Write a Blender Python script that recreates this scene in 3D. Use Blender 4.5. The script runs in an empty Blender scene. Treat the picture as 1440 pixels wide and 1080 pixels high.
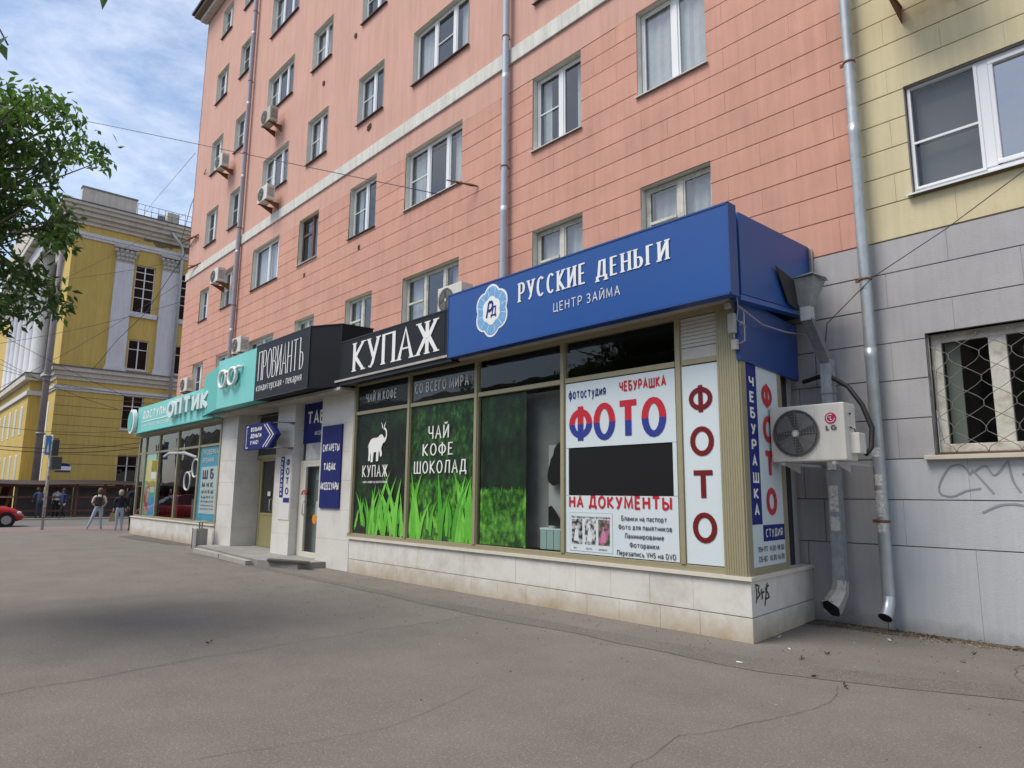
import bpy, bmesh, math, random
from mathutils import Vector, Matrix, noise
random.seed(7)
C = bpy.context.scene.collection
SC = bpy.context.scene
R_ = math.radians
# ---------------------------------------------------------------- camera
CAM_H = 1.6
FPX = 969.3                      # focal length in pixels of a 1440 px wide frame
def _basis(yaw, pitch, roll):
    cy, sy, cp, sp, cr, sr = math.cos(yaw), math.sin(yaw), math.cos(pitch), math.sin(pitch), math.cos(roll), math.sin(roll)
    f = Vector((sy*cp, cy*cp, sp)); r = Vector((cy, -sy, 0)); u = r.cross(f)
    return cr*r + sr*u, -sr*r + cr*u, f
RI, UP, FW = _basis(R_(-47.7135), R_(9.1066), R_(0.5279))
cam = bpy.data.cameras.new('camera'); camo = bpy.data.objects.new('camera', cam); C.objects.link(camo)
cam.sensor_width = 36; cam.lens = 36*FPX/1440; cam.clip_end = 2000; cam.clip_start = .05
M = Matrix((RI, UP, -FW)).transposed().to_4x4(); M.translation = (0, 0, CAM_H); camo.matrix_world = M
SC.camera = camo
# ---------------------------------------------------------------- light
SUN_DIR = Vector((-.32, -.74, 1.28)).normalized()     # towards the sun
SC.view_settings.view_transform = 'Standard'; SC.view_settings.look = 'None'
SC.view_settings.gamma = 1; SC.view_settings.exposure = 0.68; SC.view_settings.use_curve_mapping = False
w = bpy.data.worlds.new('World'); SC.world = w; w.use_nodes = True
nt = w.node_tree; nt.nodes.clear(); N = nt.nodes.new; Lk = nt.links.new
out = N('ShaderNodeOutputWorld'); bg = N('ShaderNodeBackground'); bg.inputs[1].default_value = .12
sky = N('ShaderNodeTexSky'); sky.sky_type = 'NISHITA'; sky.sun_disc = False
sky.sun_elevation = math.asin(SUN_DIR.z); sky.sun_rotation = math.atan2(SUN_DIR.x, SUN_DIR.y); sky.ozone_density = 1.0
sky.air_density = 1.0; sky.dust_density = 1.2
tc = N('ShaderNodeTexCoord'); mp = N('ShaderNodeMapping'); mp.inputs['Scale'].default_value = (1.0, 1.0, 2.6); mp.inputs['Rotation'].default_value = (0.1, .15, .6)
n1 = N('ShaderNodeTexNoise'); n1.inputs['Scale'].default_value = 3.2; n1.inputs['Detail'].default_value = 7; n1.inputs['Roughness'].default_value = .62; n1.inputs['Distortion'].default_value = .4
n2 = N('ShaderNodeTexNoise'); n2.inputs['Scale'].default_value = 14; n2.inputs['Detail'].default_value = 5; n2.inputs['Roughness'].default_value = .6
cr_ = N('ShaderNodeValToRGB'); cr_.color_ramp.elements[0].position = .33; cr_.color_ramp.elements[1].position = .80
mx2 = N('ShaderNodeMath'); mx2.operation = 'MULTIPLY_ADD'; mx2.inputs[1].default_value = .28; 
mx = N('ShaderNodeMixRGB'); mx.inputs[2].default_value = (5.6, 6.0, 6.7, 1)
Lk(tc.outputs['Generated'], mp.inputs[0]); Lk(mp.outputs[0], n1.inputs[0]); Lk(mp.outputs[0], n2.inputs[0])
sb = N('ShaderNodeMath'); sb.operation = 'SUBTRACT'; sb.inputs[1].default_value = .14
Lk(n1.outputs[0], sb.inputs[0]); Lk(n2.outputs[0], mx2.inputs[0]); Lk(sb.outputs[0], mx2.inputs[2])
Lk(mx2.outputs[0], cr_.inputs[0]); Lk(cr_.outputs[0], mx.inputs[0]); Lk(sky.outputs[0], mx.inputs[1])
Lk(mx.outputs[0], bg.inputs[0]); Lk(bg.outputs[0], out.inputs[0])
sl = bpy.data.lights.new('sun', 'SUN'); sl.energy = 2.1; sl.angle = R_(29); sl.color = (1, .93, .82)
so = bpy.data.objects.new('sun', sl); C.objects.link(so); so.rotation_euler = SUN_DIR.to_track_quat('Z', 'Y').to_euler()

# ---------------------------------------------------------------- helpers
def ray(x, y): return FW + (x-720)/FPX*RI - (y-540)/FPX*UP
def onY(x, y, Y): d = ray(x, y); return d*(Y/d.y) + Vector((0, 0, CAM_H))
def onX(x, y, X): d = ray(x, y); return d*(X/d.x) + Vector((0, 0, CAM_H))
def onZ(x, y, Z=0): d = ray(x, y); return d*((Z-CAM_H)/d.z) + Vector((0, 0, CAM_H))
def s2l(c): return tuple(((v/255)/12.92 if v/255 <= .04045 else ((v/255+.055)/1.055)**2.4) for v in c)
MATS = {}
def mat(name, col, rough=.7, metal=0, var=0., vs=3., streak=0., bump=0., bs=60., spec=.5, dirt=None, dz=(0, 0), grain=0., col2=None, trans=0, orand=0, specks=0):
    if name in MATS: return MATS[name]
    m = bpy.data.materials.new(name); m.use_nodes = True; t = m.node_tree; b = t.nodes['Principled BSDF']; n = t.nodes.new; l = t.links.new
    b.inputs['Base Color'].default_value = (*col, 1); b.inputs['Roughness'].default_value = rough; b.inputs['Metallic'].default_value = metal
    b.inputs['Specular IOR Level'].default_value = spec
    if trans: b.inputs['Subsurface Weight'].default_value = 0
    g = n('ShaderNodeNewGeometry'); cur = None
    def mul(fac_socket, lo, hi, a, bb):
        nonlocal cur
        mr = n('ShaderNodeMapRange'); mr.inputs[1].default_value = a; mr.inputs[2].default_value = bb; mr.inputs[3].default_value = lo; mr.inputs[4].default_value = hi
        l(fac_socket, mr.inputs[0]); mm = n('ShaderNodeMixRGB'); mm.blend_type = 'MULTIPLY'; mm.inputs[0].default_value = 1
        if cur: l(cur, mm.inputs[1])
        else: mm.inputs[1].default_value = (*col, 1)
        l(mr.outputs[0], mm.inputs[2]); cur = mm.outputs[0]
    if col2:
        a = n('ShaderNodeTexNoise'); a.inputs['Scale'].default_value = vs*.6; a.inputs['Detail'].default_value = 6; a.inputs['Roughness'].default_value = .65
        l(g.outputs['Position'], a.inputs[0]); r = n('ShaderNodeValToRGB'); r.color_ramp.elements[0].position = .48; r.color_ramp.elements[1].position = .68
        l(a.outputs[0], r.inputs[0]); mm = n('ShaderNodeMixRGB'); mm.inputs[1].default_value = (*col, 1); mm.inputs[2].default_value = (*col2, 1); l(r.outputs[0], mm.inputs[0]); cur = mm.outputs[0]
    if var:
        a = n('ShaderNodeTexNoise'); a.inputs['Scale'].default_value = vs; a.inputs['Detail'].default_value = 8; a.inputs['Roughness'].default_value = .65
        l(g.outputs['Position'], a.inputs[0]); mul(a.outputs[0], 1-var, 1+var, .25, .75)
    if streak:
        mpn = n('ShaderNodeMapping'); mpn.inputs['Scale'].default_value = (3.5, 3.5, .22); l(g.outputs['Position'], mpn.inputs[0])
        a = n('ShaderNodeTexNoise'); a.inputs['Scale'].default_value = 2.2; a.inputs['Detail'].default_value = 6; a.inputs['Roughness'].default_value = .7
        l(mpn.outputs[0], a.inputs[0]); mul(a.outputs[0], 1-streak, 1.0+streak*.3, .3, .62)
    if grain:
        a = n('ShaderNodeTexNoise'); a.inputs['Scale'].default_value = 55; a.inputs['Detail'].default_value = 6; a.inputs['Roughness'].default_value = .9
        l(g.outputs['Position'], a.inputs[0]); mul(a.outputs[0], 1-grain, 1+grain, .3, .7)
    if orand:
        oi = n('ShaderNodeObjectInfo'); mul(oi.outputs['Random'], 1-orand, 1+orand, 0, 1)
    if specks:
        for sc_v, th, cc in ((60, .26, (.46, .42, .37)), (34, .20, (.38, .35, .30)), (48, .24, (.06, .055, .05)), (17, .12, (.10, .09, .08))):
            v = n('ShaderNodeTexVoronoi'); v.inputs['Scale'].default_value = sc_v; l(g.outputs['Position'], v.inputs[0])
            lt = n('ShaderNodeMath'); lt.operation = 'LESS_THAN'; lt.inputs[1].default_value = th; l(v.outputs['Distance'], lt.inputs[0])
            sp_ = n('ShaderNodeSeparateColor'); l(v.outputs['Color'], sp_.inputs[0]); gt = n('ShaderNodeMath'); gt.operation = 'GREATER_THAN'; gt.inputs[1].default_value = .62; l(sp_.outputs[0], gt.inputs[0])
            mu = n('ShaderNodeMath'); mu.operation = 'MULTIPLY'; l(lt.outputs[0], mu.inputs[0]); l(gt.outputs[0], mu.inputs[1]); m3 = n('ShaderNodeMath'); m3.operation = 'MULTIPLY'; m3.inputs[1].default_value = specks; l(mu.outputs[0], m3.inputs[0])
            mm = n('ShaderNodeMixRGB'); mm.inputs[2].default_value = (*cc, 1); l(m3.outputs[0], mm.inputs[0]); l(cur, mm.inputs[1]); cur = mm.outputs[0]
    if dirt:
        sx = n('ShaderNodeSeparateXYZ'); l(g.outputs['Position'], sx.inputs[0])
        a = n('ShaderNodeTexNoise'); a.inputs['Scale'].default_value = 2.4; a.inputs['Detail'].default_value = 7; a.inputs['Roughness'].default_value = .7; l(g.outputs['Position'], a.inputs[0])
        ad = n('ShaderNodeMath'); ad.operation = 'MULTIPLY_ADD'; ad.inputs[1].default_value = dz[1]*1.6; l(a.outputs[0], ad.inputs[0]); l(sx.outputs[2], ad.inputs[2])
        mr = n('ShaderNodeMapRange'); mr.inputs[1].default_value = dz[0]+dz[1]*.6; mr.inputs[2].default_value = dz[0]+dz[1]*1.6; mr.inputs[3].default_value = .75; mr.inputs[4].default_value = 0
        l(ad.outputs[0], mr.inputs[0]); mm = n('ShaderNodeMixRGB'); mm.inputs[2].default_value = (*dirt, 1); l(mr.outputs[0], mm.inputs[0])
        if cur: l(cur, mm.inputs[1])
        else: mm.inputs[1].default_value = (*col, 1)
        cur = mm.outputs[0]
    if cur: l(cur, b.inputs['Base Color'])
    if bump:
        a = n('ShaderNodeTexNoise'); a.inputs['Scale'].default_value = bs; a.inputs['Detail'].default_value = 5; a.inputs['Roughness'].default_value = .7
        l(g.outputs['Position'], a.inputs[0]); bn = n('ShaderNodeBump'); bn.inputs['Strength'].default_value = bump; bn.inputs['Distance'].default_value = .02
        l(a.outputs[0], bn.inputs['Height']); l(bn.outputs[0], b.inputs['Normal'])
    MATS[name] = m; return m
def glass_mat(name, tint=(.8, .85, .85), ior=1.9, base=.0, rough=0.0):
    if name in MATS: return MATS[name]
    m = bpy.data.materials.new(name); m.use_nodes = True; t = m.node_tree; t.nodes.clear(); n = t.nodes.new; l = t.links.new
    o = n('ShaderNodeOutputMaterial'); mixs = n('ShaderNodeMixShader'); tr = n('ShaderNodeBsdfTransparent'); gl = n('ShaderNodeBsdfGlossy'); fr = n('ShaderNodeFresnel')
    tr.inputs[0].default_value = (*tint, 1); gl.inputs['Roughness'].default_value = rough; fr.inputs[0].default_value = ior
    g = n('ShaderNodeNewGeometry'); a = n('ShaderNodeTexNoise'); a.inputs['Scale'].default_value = 1.3; a.inputs['Detail'].default_value = 1
    l(g.outputs['Position'], a.inputs[0]); bn = n('ShaderNodeBump'); bn.inputs['Strength'].default_value = .25; bn.inputs['Distance'].default_value = .02; l(a.outputs[0], bn.inputs['Height']); l(bn.outputs[0], gl.inputs['Normal'])
    iv = n('ShaderNodeMapRange'); iv.inputs[3].default_value = ior; iv.inputs[4].default_value = 1/ior; l(g.outputs['Backfacing'], iv.inputs[0]); l(iv.outputs[0], fr.inputs[0])
    l(fr.outputs[0], mixs.inputs[0]); l(tr.outputs[0], mixs.inputs[1]); l(gl.outputs[0], mixs.inputs[2]); l(mixs.outputs[0], o.inputs[0])
    MATS[name] = m; return m
class MB:
    """collects polygons; each face keeps a material slot index"""
    def __init__(s): s.v = []; s.f = []; s.m = []; s.smooth = []
    def poly(s, pts, mi=0, sm=False):
        k = len(s.v); s.v += [Vector(p) for p in pts]; s.f.append(list(range(k, k+len(pts)))); s.m.append(mi); s.smooth.append(sm)
    def mesh(s, vs, fs, mi=0, sm=False):
        k = len(s.v); s.v += [Vector(p) for p in vs]
        for f in fs: s.f.append([k+i for i in f]); s.m.append(mi); s.smooth.append(sm)
    def box(s, x0, x1, y0, y1, z0, z1, mi=0, mat=None):
        vs = [(x, y, z) for z in (z0, z1) for y in (y0, y1) for x in (x0, x1)]
        if mat: vs = [mat @ Vector(v) for v in vs]
        s.mesh(vs, [(0, 2, 3, 1), (4, 5, 7, 6), (0, 1, 5, 4), (2, 6, 7, 3), (0, 4, 6, 2), (1, 3, 7, 5)], mi)
    def bbox(s, x0, x1, y0, y1, z0, z1, b=.01, mi=0):      # box bevelled on every edge
        bm = bmesh.new(); bmesh.ops.create_cube(bm, size=1)
        for v in bm.verts: v.co = Vector(((x0+x1)/2+v.co.x*(x1-x0), (y0+y1)/2+v.co.y*(y1-y0), (z0+z1)/2+v.co.z*(z1-z0)))
        bmesh.ops.bevel(bm, geom=bm.edges[:], offset=b, segments=2, affect='EDGES', profile=.6)
        bm.verts.index_update(); s.mesh([v.co.copy() for v in bm.verts], [[v.index for v in f.verts] for f in bm.faces], mi); bm.free()
    def prism(s, pts, d, mi=0, cap=True):                 # pts: planar polygon, d: extrusion vector
        d = Vector(d); n = len(pts); a = [Vector(p) for p in pts]; b = [p+d for p in a]
        nrm = Vector((0, 0, 0))
        for i in range(n): nrm += a[i].cross(a[(i+1) % n])
        if nrm.dot(d) > 0: a.reverse(); b.reverse()
        k = len(s.v); s.v += a+b
        fs = [list(range(k, k+n)), list(range(k+2*n-1, k+n-1, -1))] if cap else []
        fs += [[k+(i+1) % n, k+i, k+n+i, k+n+(i+1) % n] for i in range(n)]
        for f in fs: s.f.append(f); s.m.append(mi); s.smooth.append(False)
    def tube(s, pts, r, seg=8, mi=0, cap=True, sm=True):
        pts = [Vector(p) for p in pts]; rs = r if isinstance(r, (list, tuple)) else [r]*len(pts); rings = []
        up = None
        for i, p in enumerate(pts):
            t = (pts[min(i+1, len(pts)-1)]-pts[max(i-1, 0)]).normalized()
            if up is None: up = Vector((0, 0, 1)) if abs(t.z) < .9 else Vector((1, 0, 0))
            a = t.cross(up)
            if a.length < 1e-4: a = t.cross(Vector((0, 1, 0)))
            a.normalize(); up = a.cross(t)
            rings.append([p+(a*math.cos(2*math.pi*j/seg)+up*math.sin(2*math.pi*j/seg))*rs[i] for j in range(seg)])
        k = len(s.v); s.v += [q for ring in rings for q in ring]
        for i in range(len(pts)-1):
            for j in range(seg):
                s.f.append([k+i*seg+j, k+i*seg+(j+1) % seg, k+(i+1)*seg+(j+1) % seg, k+(i+1)*seg+j]); s.m.append(mi); s.smooth.append(sm)
        if cap:
            s.f.append([k+j for j in range(seg)][::-1]); s.m.append(mi); s.smooth.append(False)
            s.f.append([k+(len(pts)-1)*seg+j for j in range(seg)]); s.m.append(mi); s.smooth.append(False)
    def lathe(s, c, prof, seg=16, mi=0, sm=True):
        c = Vector(c); k = len(s.v)
        for r, z in prof: s.v += [c+Vector((r*math.cos(2*math.pi*j/seg), r*math.sin(2*math.pi*j/seg), z)) for j in range(seg)]
        for i in range(len(prof)-1):
            for j in range(seg): s.f.append([k+i*seg+j, k+i*seg+(j+1) % seg, k+(i+1)*seg+(j+1) % seg, k+(i+1)*seg+j]); s.m.append(mi); s.smooth.append(sm)
    def disc(s, c, r, nrm, seg=24, d=.01, mi=0, ry=None):
        nrm = Vector(nrm).normalized(); a = nrm.cross(Vector((0, 0, 1)));
        if a.length < .01: a = Vector((1, 0, 0))
        a.normalize(); b = a.cross(nrm); c = Vector(c); ry = ry or r
        s.prism([c+a*math.cos(2*math.pi*j/seg)*r+b*math.sin(2*math.pi*j/seg)*ry for j in range(seg)], nrm*d, mi)
WL = {}
def link(name, me, parent=None, loc=(0, 0, 0)):
    o = bpy.data.objects.new(name, me); C.objects.link(o); loc = Vector(loc); WL[o.name] = loc
    if parent: o.parent = parent; o.location = loc - WL[parent.name]
    else: o.location = loc
    return o
def build(name, mb, mats, parent=None, org=None):
    """one mesh object from world-space polygons, its origin at the middle of its own base"""
    if not isinstance(mats, (list, tuple)): mats = [mats]
    if org is None:
        xs = [p.x for p in mb.v]; ys = [p.y for p in mb.v]; zs = [p.z for p in mb.v]
        org = Vector(((min(xs)+max(xs))/2, (min(ys)+max(ys))/2, min(zs)))
    org = Vector(org); me = bpy.data.meshes.new(name)
    me.from_pydata([p-org for p in mb.v], [], mb.f)
    for m in mats: me.materials.append(m)
    me.polygons.foreach_set('material_index', mb.m); me.polygons.foreach_set('use_smooth', mb.smooth); me.update()
    return link(name, me, parent, org)
def tag(o, label=None, cat=None, group=None, kind=None):
    if label: o['label'] = label
    if cat: o['category'] = cat
    if group: o['group'] = group
    if kind: o['kind'] = kind
    return o
def thing(name, loc, label, cat, group=None):
    o = bpy.data.objects.new(name, None); C.objects.link(o); o.location = loc; WL[o.name] = Vector(loc); o.empty_display_size = .2
    return tag(o, label, cat, group)
def copy_tree(o, parent=None):
    c = o.copy(); C.objects.link(c); WL[c.name] = WL[o.name].copy()
    if parent: c.parent = parent
    for ch in list(o.children): copy_tree(ch, c)
    return c
def wall_grid(mb, x0, x1, z0, z1, y, holes, mi=0, ax='x'):
    xs = sorted({x0, x1, *[v for h in holes for v in h[:2] if x0 < v < x1]}); zs = sorted({z0, z1, *[v for h in holes for v in h[2:4] if z0 < v < z1]})
    for j in range(len(zs)-1):
        zc = (zs[j]+zs[j+1])/2; run = None
        for i in range(len(xs)):
            if i < len(xs)-1:
                xc = (xs[i]+xs[i+1])/2; hole = any(h[0] < xc < h[1] and h[2] < zc < h[3] for h in holes)
            else: hole = True
            if not hole and run is None: run = xs[i]
            if hole and run is not None:
                a, b = run, xs[i]; run = None
                q = [(a, y, zs[j]), (b, y, zs[j]), (b, y, zs[j+1]), (a, y, zs[j+1])]
                if ax == 'y': q = [(y, p[0], p[2]) for p in q]
                mb.poly(q, mi)

# ---------------------------------------------------------------- lettering (own stroke alphabet, drawn with an oval pen)
def arc(cx, cy, rx, ry, a0, a1, n=9): return [(cx+rx*math.cos(R_(a0+(a1-a0)*i/n)), cy+ry*math.sin(R_(a0+(a1-a0)*i/n))) for i in range(n+1)]
def bowl(x0, x1, y0, y1): r = (y1-y0)/2; rx = min(.45, (x1-x0)*.75); return [(x0, y1)] + arc(x1-rx, (y0+y1)/2, rx, r, 90, -90, 8) + [(x0, y0)]
O = arc(.5, .5, .5, .5, 90, 450, 20)
G = {
'А': (.78, [[(0, 0), (.5, 1), (1, 0)], [(.2, .34), (.8, .34)]]),
'Б': (.66, [[(.9, 1), (0, 1), (0, 0)], bowl(0, 1, 0, .56)]),
'В': (.68, [[(0, 0), (0, 1)], bowl(0, .92, .53, 1), bowl(0, 1, 0, .53)]),
'Г': (.56, [[(0, 0), (0, 1), (1, 1)]]),
'Д': (.84, [[(.14, 0.12), (.3, 1), (.82, 1), (.82, .12)], [(0, -.14), (0, .1), (1, .1), (1, -.14)]]),
'Е': (.6, [[(1, 1), (0, 1), (0, 0), (1, 0)], [(0, .52), (.85, .52)]]),
'Ж': (1.02, [[(.5, 0), (.5, 1)], [(.04, 1), (.42, .52), (0, 0)], [(.96, 1), (.58, .52), (1, 0)], [(.36, .52), (.64, .52)]]),
'З': (.62, [[(0, .88)] + arc(.45, .76, .48, .24, 140, -90, 8) + [(.3, .52)], [(.35, .52)] + arc(.48, .26, .52, .26, 90, -145, 9)]),
'И': (.72, [[(0, 1), (0, 0)], [(0, .02), (1, .98)], [(1, 1), (1, 0)]]),
'Й': (.72, [[(0, 1), (0, 0)], [(0, .02), (1, .98)], [(1, 1), (1, 0)], arc(.5, 1.26, .24, .12, 200, 340, 5)]),
'К': (.7, [[(0, 0), (0, 1)], [(.95, 1), (.1, .5), (1, 0)]]),
'Л': (.74, [[(0, .02), (.12, .06), (.28, 1), (1, 1), (1, 0)]]),
'М': (.88, [[(0, 0), (.06, 1), (.5, .12), (.94, 1), (1, 0)]]),
'Н': (.7, [[(0, 0), (0, 1)], [(1, 0), (1, 1)], [(0, .52), (1, .52)]]),
'О': (.8, [O]), 'П': (.7, [[(0, 0), (0, 1), (1, 1), (1, 0)]]),
'Р': (.64, [[(0, 0), (0, 1)], bowl(0, 1, .44, 1)]),
'С': (.7, [arc(.54, .5, .54, .5, 48, 312, 14)]),
'Т': (.80, [[(0, 1), (1, 1)], [(.5, 1), (.5, 0)]]),
'У': (.7, [[(0, 1), (.52, .34)], [(1, 1), (.46, .12), (.28, 0), (.08, .04)]]),
'Ф': (.9, [[(.5, -.06), (.5, 1.06)], arc(.5, .5, .5, .38, 90, 450, 20)]),
'Х': (.72, [[(0, 1), (1, 0)], [(1, 1), (0, 0)]]),
'Ц': (.76, [[(0, 1), (0, 0), (1, 0), (1, -.16)], [(.86, 1), (.86, 0)]]),
'Ч': (.66, [[(0, 1), (0, .6), (.12, .46), (.35, .42), (1, .46)], [(1, 1), (1, 0)]]),
'Ш': (.98, [[(0, 1), (0, 0), (1, 0), (1, 1)], [(.5, 1), (.5, 0)]]),
'Щ': (1.02, [[(0, 1), (0, 0), (1, 0), (1, -.16)], [(.46, 1), (.46, 0)], [(.92, 1), (.92, 0)]]),
'Ъ': (.76, [[(0, 1), (.25, 1), (.25, 0)], bowl(.25, 1, 0, .54)]),
'Ь': (.62, [[(0, 1), (0, 0)], bowl(0, 1, 0, .54)]),
'Ы': (.86, [[(0, 1), (0, 0)], bowl(0, .66, 0, .54), [(1, 1), (1, 0)]]),
'Э': (.7, [arc(.46, .5, .54, .5, 132, -132, 14), [(.35, .52), (.96, .52)]]),
'Ю': (1.0, [[(0, 0), (0, 1)], [(0, .52), (.32, .52)], arc(.66, .5, .34, .5, 90, 450, 16)]),
'Я': (.66, [[(1, 0), (1, 1)], [(1, 1)] + arc(.42, .72, .42, .28, 90, 270, 8) + [(1, .44)], [(.5, .44), (0, 0)]]),
'0': (.62, [O]), '1': (.4, [[(.1, .8), (.7, 1), (.7, 0)]]), '6': (.6, [arc(.5, .32, .48, .32, 90, 450, 14), [(.8, 1), (.25, .7), (.03, .35)]]),
'8': (.6, [arc(.5, .76, .42, .24, 90, 450, 12), arc(.5, .26, .5, .26, 90, 450, 12)]), '9': (.6, [arc(.5, .68, .48, .32, 90, 450, 14), [(.97, .65), (.75, .3), (.2, 0)]]),
'.': (.2, [[(.5, -.02), (.5, .08)]]), '-': (.4, [[(0, .45), (1, .45)]]), '!': (.25, [[(.5, 1), (.5, .32)], [(.5, 0), (.5, .1)]]), '•': (.4, [arc(.5, .4, .18, .06, 90, 450, 6)]),
'V': (.72, [[(0, 1), (.5, 0), (1, 1)]]), 'H': (.7, [[(0, 0), (0, 1)], [(1, 0), (1, 1)], [(0, .52), (1, .52)]]),
'S': (.62, [arc(.5, .76, .47, .24, 35, 270, 8) + arc(.5, .26, .5, .26, 90, -150, 9)]), 'D': (.72, [[(0, 0), (0, 1)], [(0, 1)] + arc(.45, .5, .55, .5, 90, -90, 10) + [(0, 0)]]),
'L': (.56, [[(0, 1), (0, 0), (1, 0)]]), 'G': (.76, [arc(.54, .5, .54, .5, 48, 345, 14) + [(1.02, .46), (.6, .46)]]), 'B': (.68, [[(0, 0), (0, 1)], bowl(0, .92, .53, 1), bowl(0, 1, 0, .53)]),
}
X_ = .7
def low(g, w=None): ww, st = G[g]; return ((w or ww)*.86, [[(u, v*X_) for u, v in s] for s in st])
for a_, b_ in zip('вгджзийклмнопстхцчшщъыьэюя', 'ВГДЖЗИЙКЛМНОПСТХЦЧШЩЪЫЬЭЮЯ'): G[a_] = low(b_)
G['а'] = (.56, [[(.1, .62)] + arc(.5, .5, .48, .2, 120, 0, 6) + [(.98, 0)], arc(.48, .2, .48, .2, 90, 450, 12)])
G['б'] = (.58, [arc(.5, .33, .5, .33, 90, 450, 14), [(.9, 1.02), (.3, .92), (.05, .6), (.02, .3)]])
G['е'] = (.58, [[(.02, .36), (.98, .36)] + arc(.5, .35, .48, .35, 0, 315, 13)])
G['р'] = (.58, [[(0, -.3), (0, .7)], arc(.5, .35, .48, .35, 90, 450, 14)])
G['у'] = (.58, [[(0, .7), (.52, .05)], [(1, .7), (.4, -.22), (.1, -.3)]])
G['ф'] = (.8, [[(.5, -.3), (.5, .95)], arc(.5, .35, .5, .33, 90, 450, 16)])
def ribbon(mb, pts, hw, con, P0, Rv, Uv, Nv, sx, h, z0, d, mi):
    n = len(pts); closed = (Vector(pts[0])-Vector(pts[-1])).length < 1e-4
    L = []
    for i in range(n):
        p = Vector(pts[i]); a = Vector(pts[i-1]) if i else (Vector(pts[-2]) if closed else None); b = Vector(pts[i+1]) if i < n-1 else (Vector(pts[1]) if closed else None)
        ta = (p-a).normalized() if a is not None else (b-p).normalized(); tb = (b-p).normalized() if b is not None else ta
        t = ta+tb
        t = t.normalized() if t.length > .25 else ta
        k = 1/max(.45, abs(t.dot(ta))); nn = Vector((-t.y, t.x))*k
        e = Vector((0, 0))
        if not closed and i == 0: e = -ta*hw*.0
        o = Vector((nn.x*hw, nn.y*hw*con)); L.append((p+e+o, p+e-o))
    def w3(q, z): return P0+Rv*(q.x*sx)+Uv*(q.y*h)+Nv*z
    for i in range(n-1):
        (a, b), (c, e) = L[i], L[i+1]
        F = [w3(b, z0+d), w3(e, z0+d), w3(c, z0+d), w3(a, z0+d)]
        mb.poly(F, mi)
        if d > .004:
            mb.poly([w3(a, z0+d), w3(c, z0+d), w3(c, z0), w3(a, z0)], mi); mb.poly([w3(e, z0+d), w3(b, z0+d), w3(b, z0), w3(e, z0)], mi)
    if d > .004 and not closed:
        for (a, b) in (L[0], L[-1]): mb.poly([w3(a, z0+d), w3(b, z0+d), w3(b, z0), w3(a, z0)], mi)
def text(word, P0, Rv, Uv, W, h, m, parent, name='lettering', wt=.14, con=1., serif=0, gap=.22, off=.003, d=.003, slant=0, hs=None):
    """P0 left end of the baseline; W overall width; h cap height"""
    P0 = Vector(P0); Rv = Vector(Rv).normalized(); Uv = Vector(Uv).normalized(); Nv = Rv.cross(Uv)
    hw = wt/2; tot = 0
    for ch in word: tot += (.42 if ch == ' ' else G[ch][0]+gap)
    tot -= gap; sx = W/tot; mb = MB(); x = 0
    for ch in word:
        if ch == ' ': x += .42; continue
        gw, st = G[ch]; k = 0; hc = hs(x/tot) if hs else 1
        for s_ in st:
            hx = hw*h/sx if False else hw
            pts = [(x+hx+u*(gw-2*hx)+slant*v, (hw*con+v*(1-2*hw*con))*hc) for u, v in s_]
            ribbon(mb, pts, hw, con, P0, Rv, Uv, Nv, sx, h, off+.0006*k, d, 0); k += 1
            if serif:
                for e, q in ((0, 1), (-1, -2)):
                    a, b = pts[e], pts[q]
                    if abs(a[1]-b[1]) > abs(a[0]-b[0])*.8 and (s_[e][1] < .08 or s_[e][1] > .92) and len(s_) < 8:
                        yy = a[1] + (hw*con*.0)
                        ribbon(mb, [(a[0]-serif, yy), (a[0]+serif, yy)], hw, con*.75, P0, Rv, Uv, Nv, sx, h, off+.0006*k, d, 0); k += 1
        x += gw+gap
    return build(name, mb, m, parent)

# ================================================================= materials
PINK = s2l((196, 128, 108))
m_pink = mat('pink_plaster', (.56, .292, .218), .85, var=.10, vs=1.3, orand=.03, streak=.12, bump=.25, bs=90)
m_pinkup = mat('pink_plaster_upper', (.56, .318, .252), .85, var=.06, vs=.6, streak=.12, bump=.2, bs=90)
m_groove = mat('pink_joint', (.40, .19, .145), .95)
m_grey = mat('grey_plaster', (.385, .375, .378), .85, orand=.03, var=.09, vs=1.1, streak=.10, bump=.3, bs=80, dirt=(.10, .095, .085), dz=(.0, .35))
m_greyl = mat('pale_grey_plaster', (.455, .475, .495), .85, var=.07, vs=1.0, streak=.09, bump=.3, bs=80, dirt=(.16, .15, .135), dz=(-.03, .28))
m_greyg = mat('grey_joint', (.20, .20, .215), .95)
m_yel = mat('pale_yellow_plaster', (.60, .52, .325), .85, var=.06, vs=1.1, streak=.10, bump=.3, bs=80)
m_yelg = mat('yellow_joint', (.27, .23, .12), .95)
m_white = mat('white_pvc', (.72, .73, .74), .35)
m_belt = mat('whitewashed_band', (.60, .59, .54), .85, var=.1, vs=4, streak=.25)
m_reveal = mat('reveal_paint', (.72, .71, .62), .85, var=.06, vs=3, col2=(.62, .61, .52))
m_sill = mat('sill_brown', (.10, .05, .045), .5)
m_sillw = mat('sill_white', (.55, .54, .5), .5, var=.1, vs=8)
m_oldwood = mat('old_white_paint', (.58, .56, .49), .6, var=.15, vs=9, col2=(.4, .36, .28))
m_brown = mat('brown_frame', (.10, .035, .02), .45)
m_room = mat('dark_room', (.07, .07, .075), .95)
m_curt = mat('curtain', (.62, .62, .60), .95, var=.1, vs=9)
m_screen = mat('insect_screen', (.16, .16, .16), .9)
g_win = glass_mat('window_glass', (.78, .82, .84), 2.2)
g_shop = glass_mat('shop_glass', (.88, .92, .90), 1.5)
m_kh = mat('khaki_aluminium', (.33, .295, .185), .45, metal=.15, var=.06, vs=12)
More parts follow.
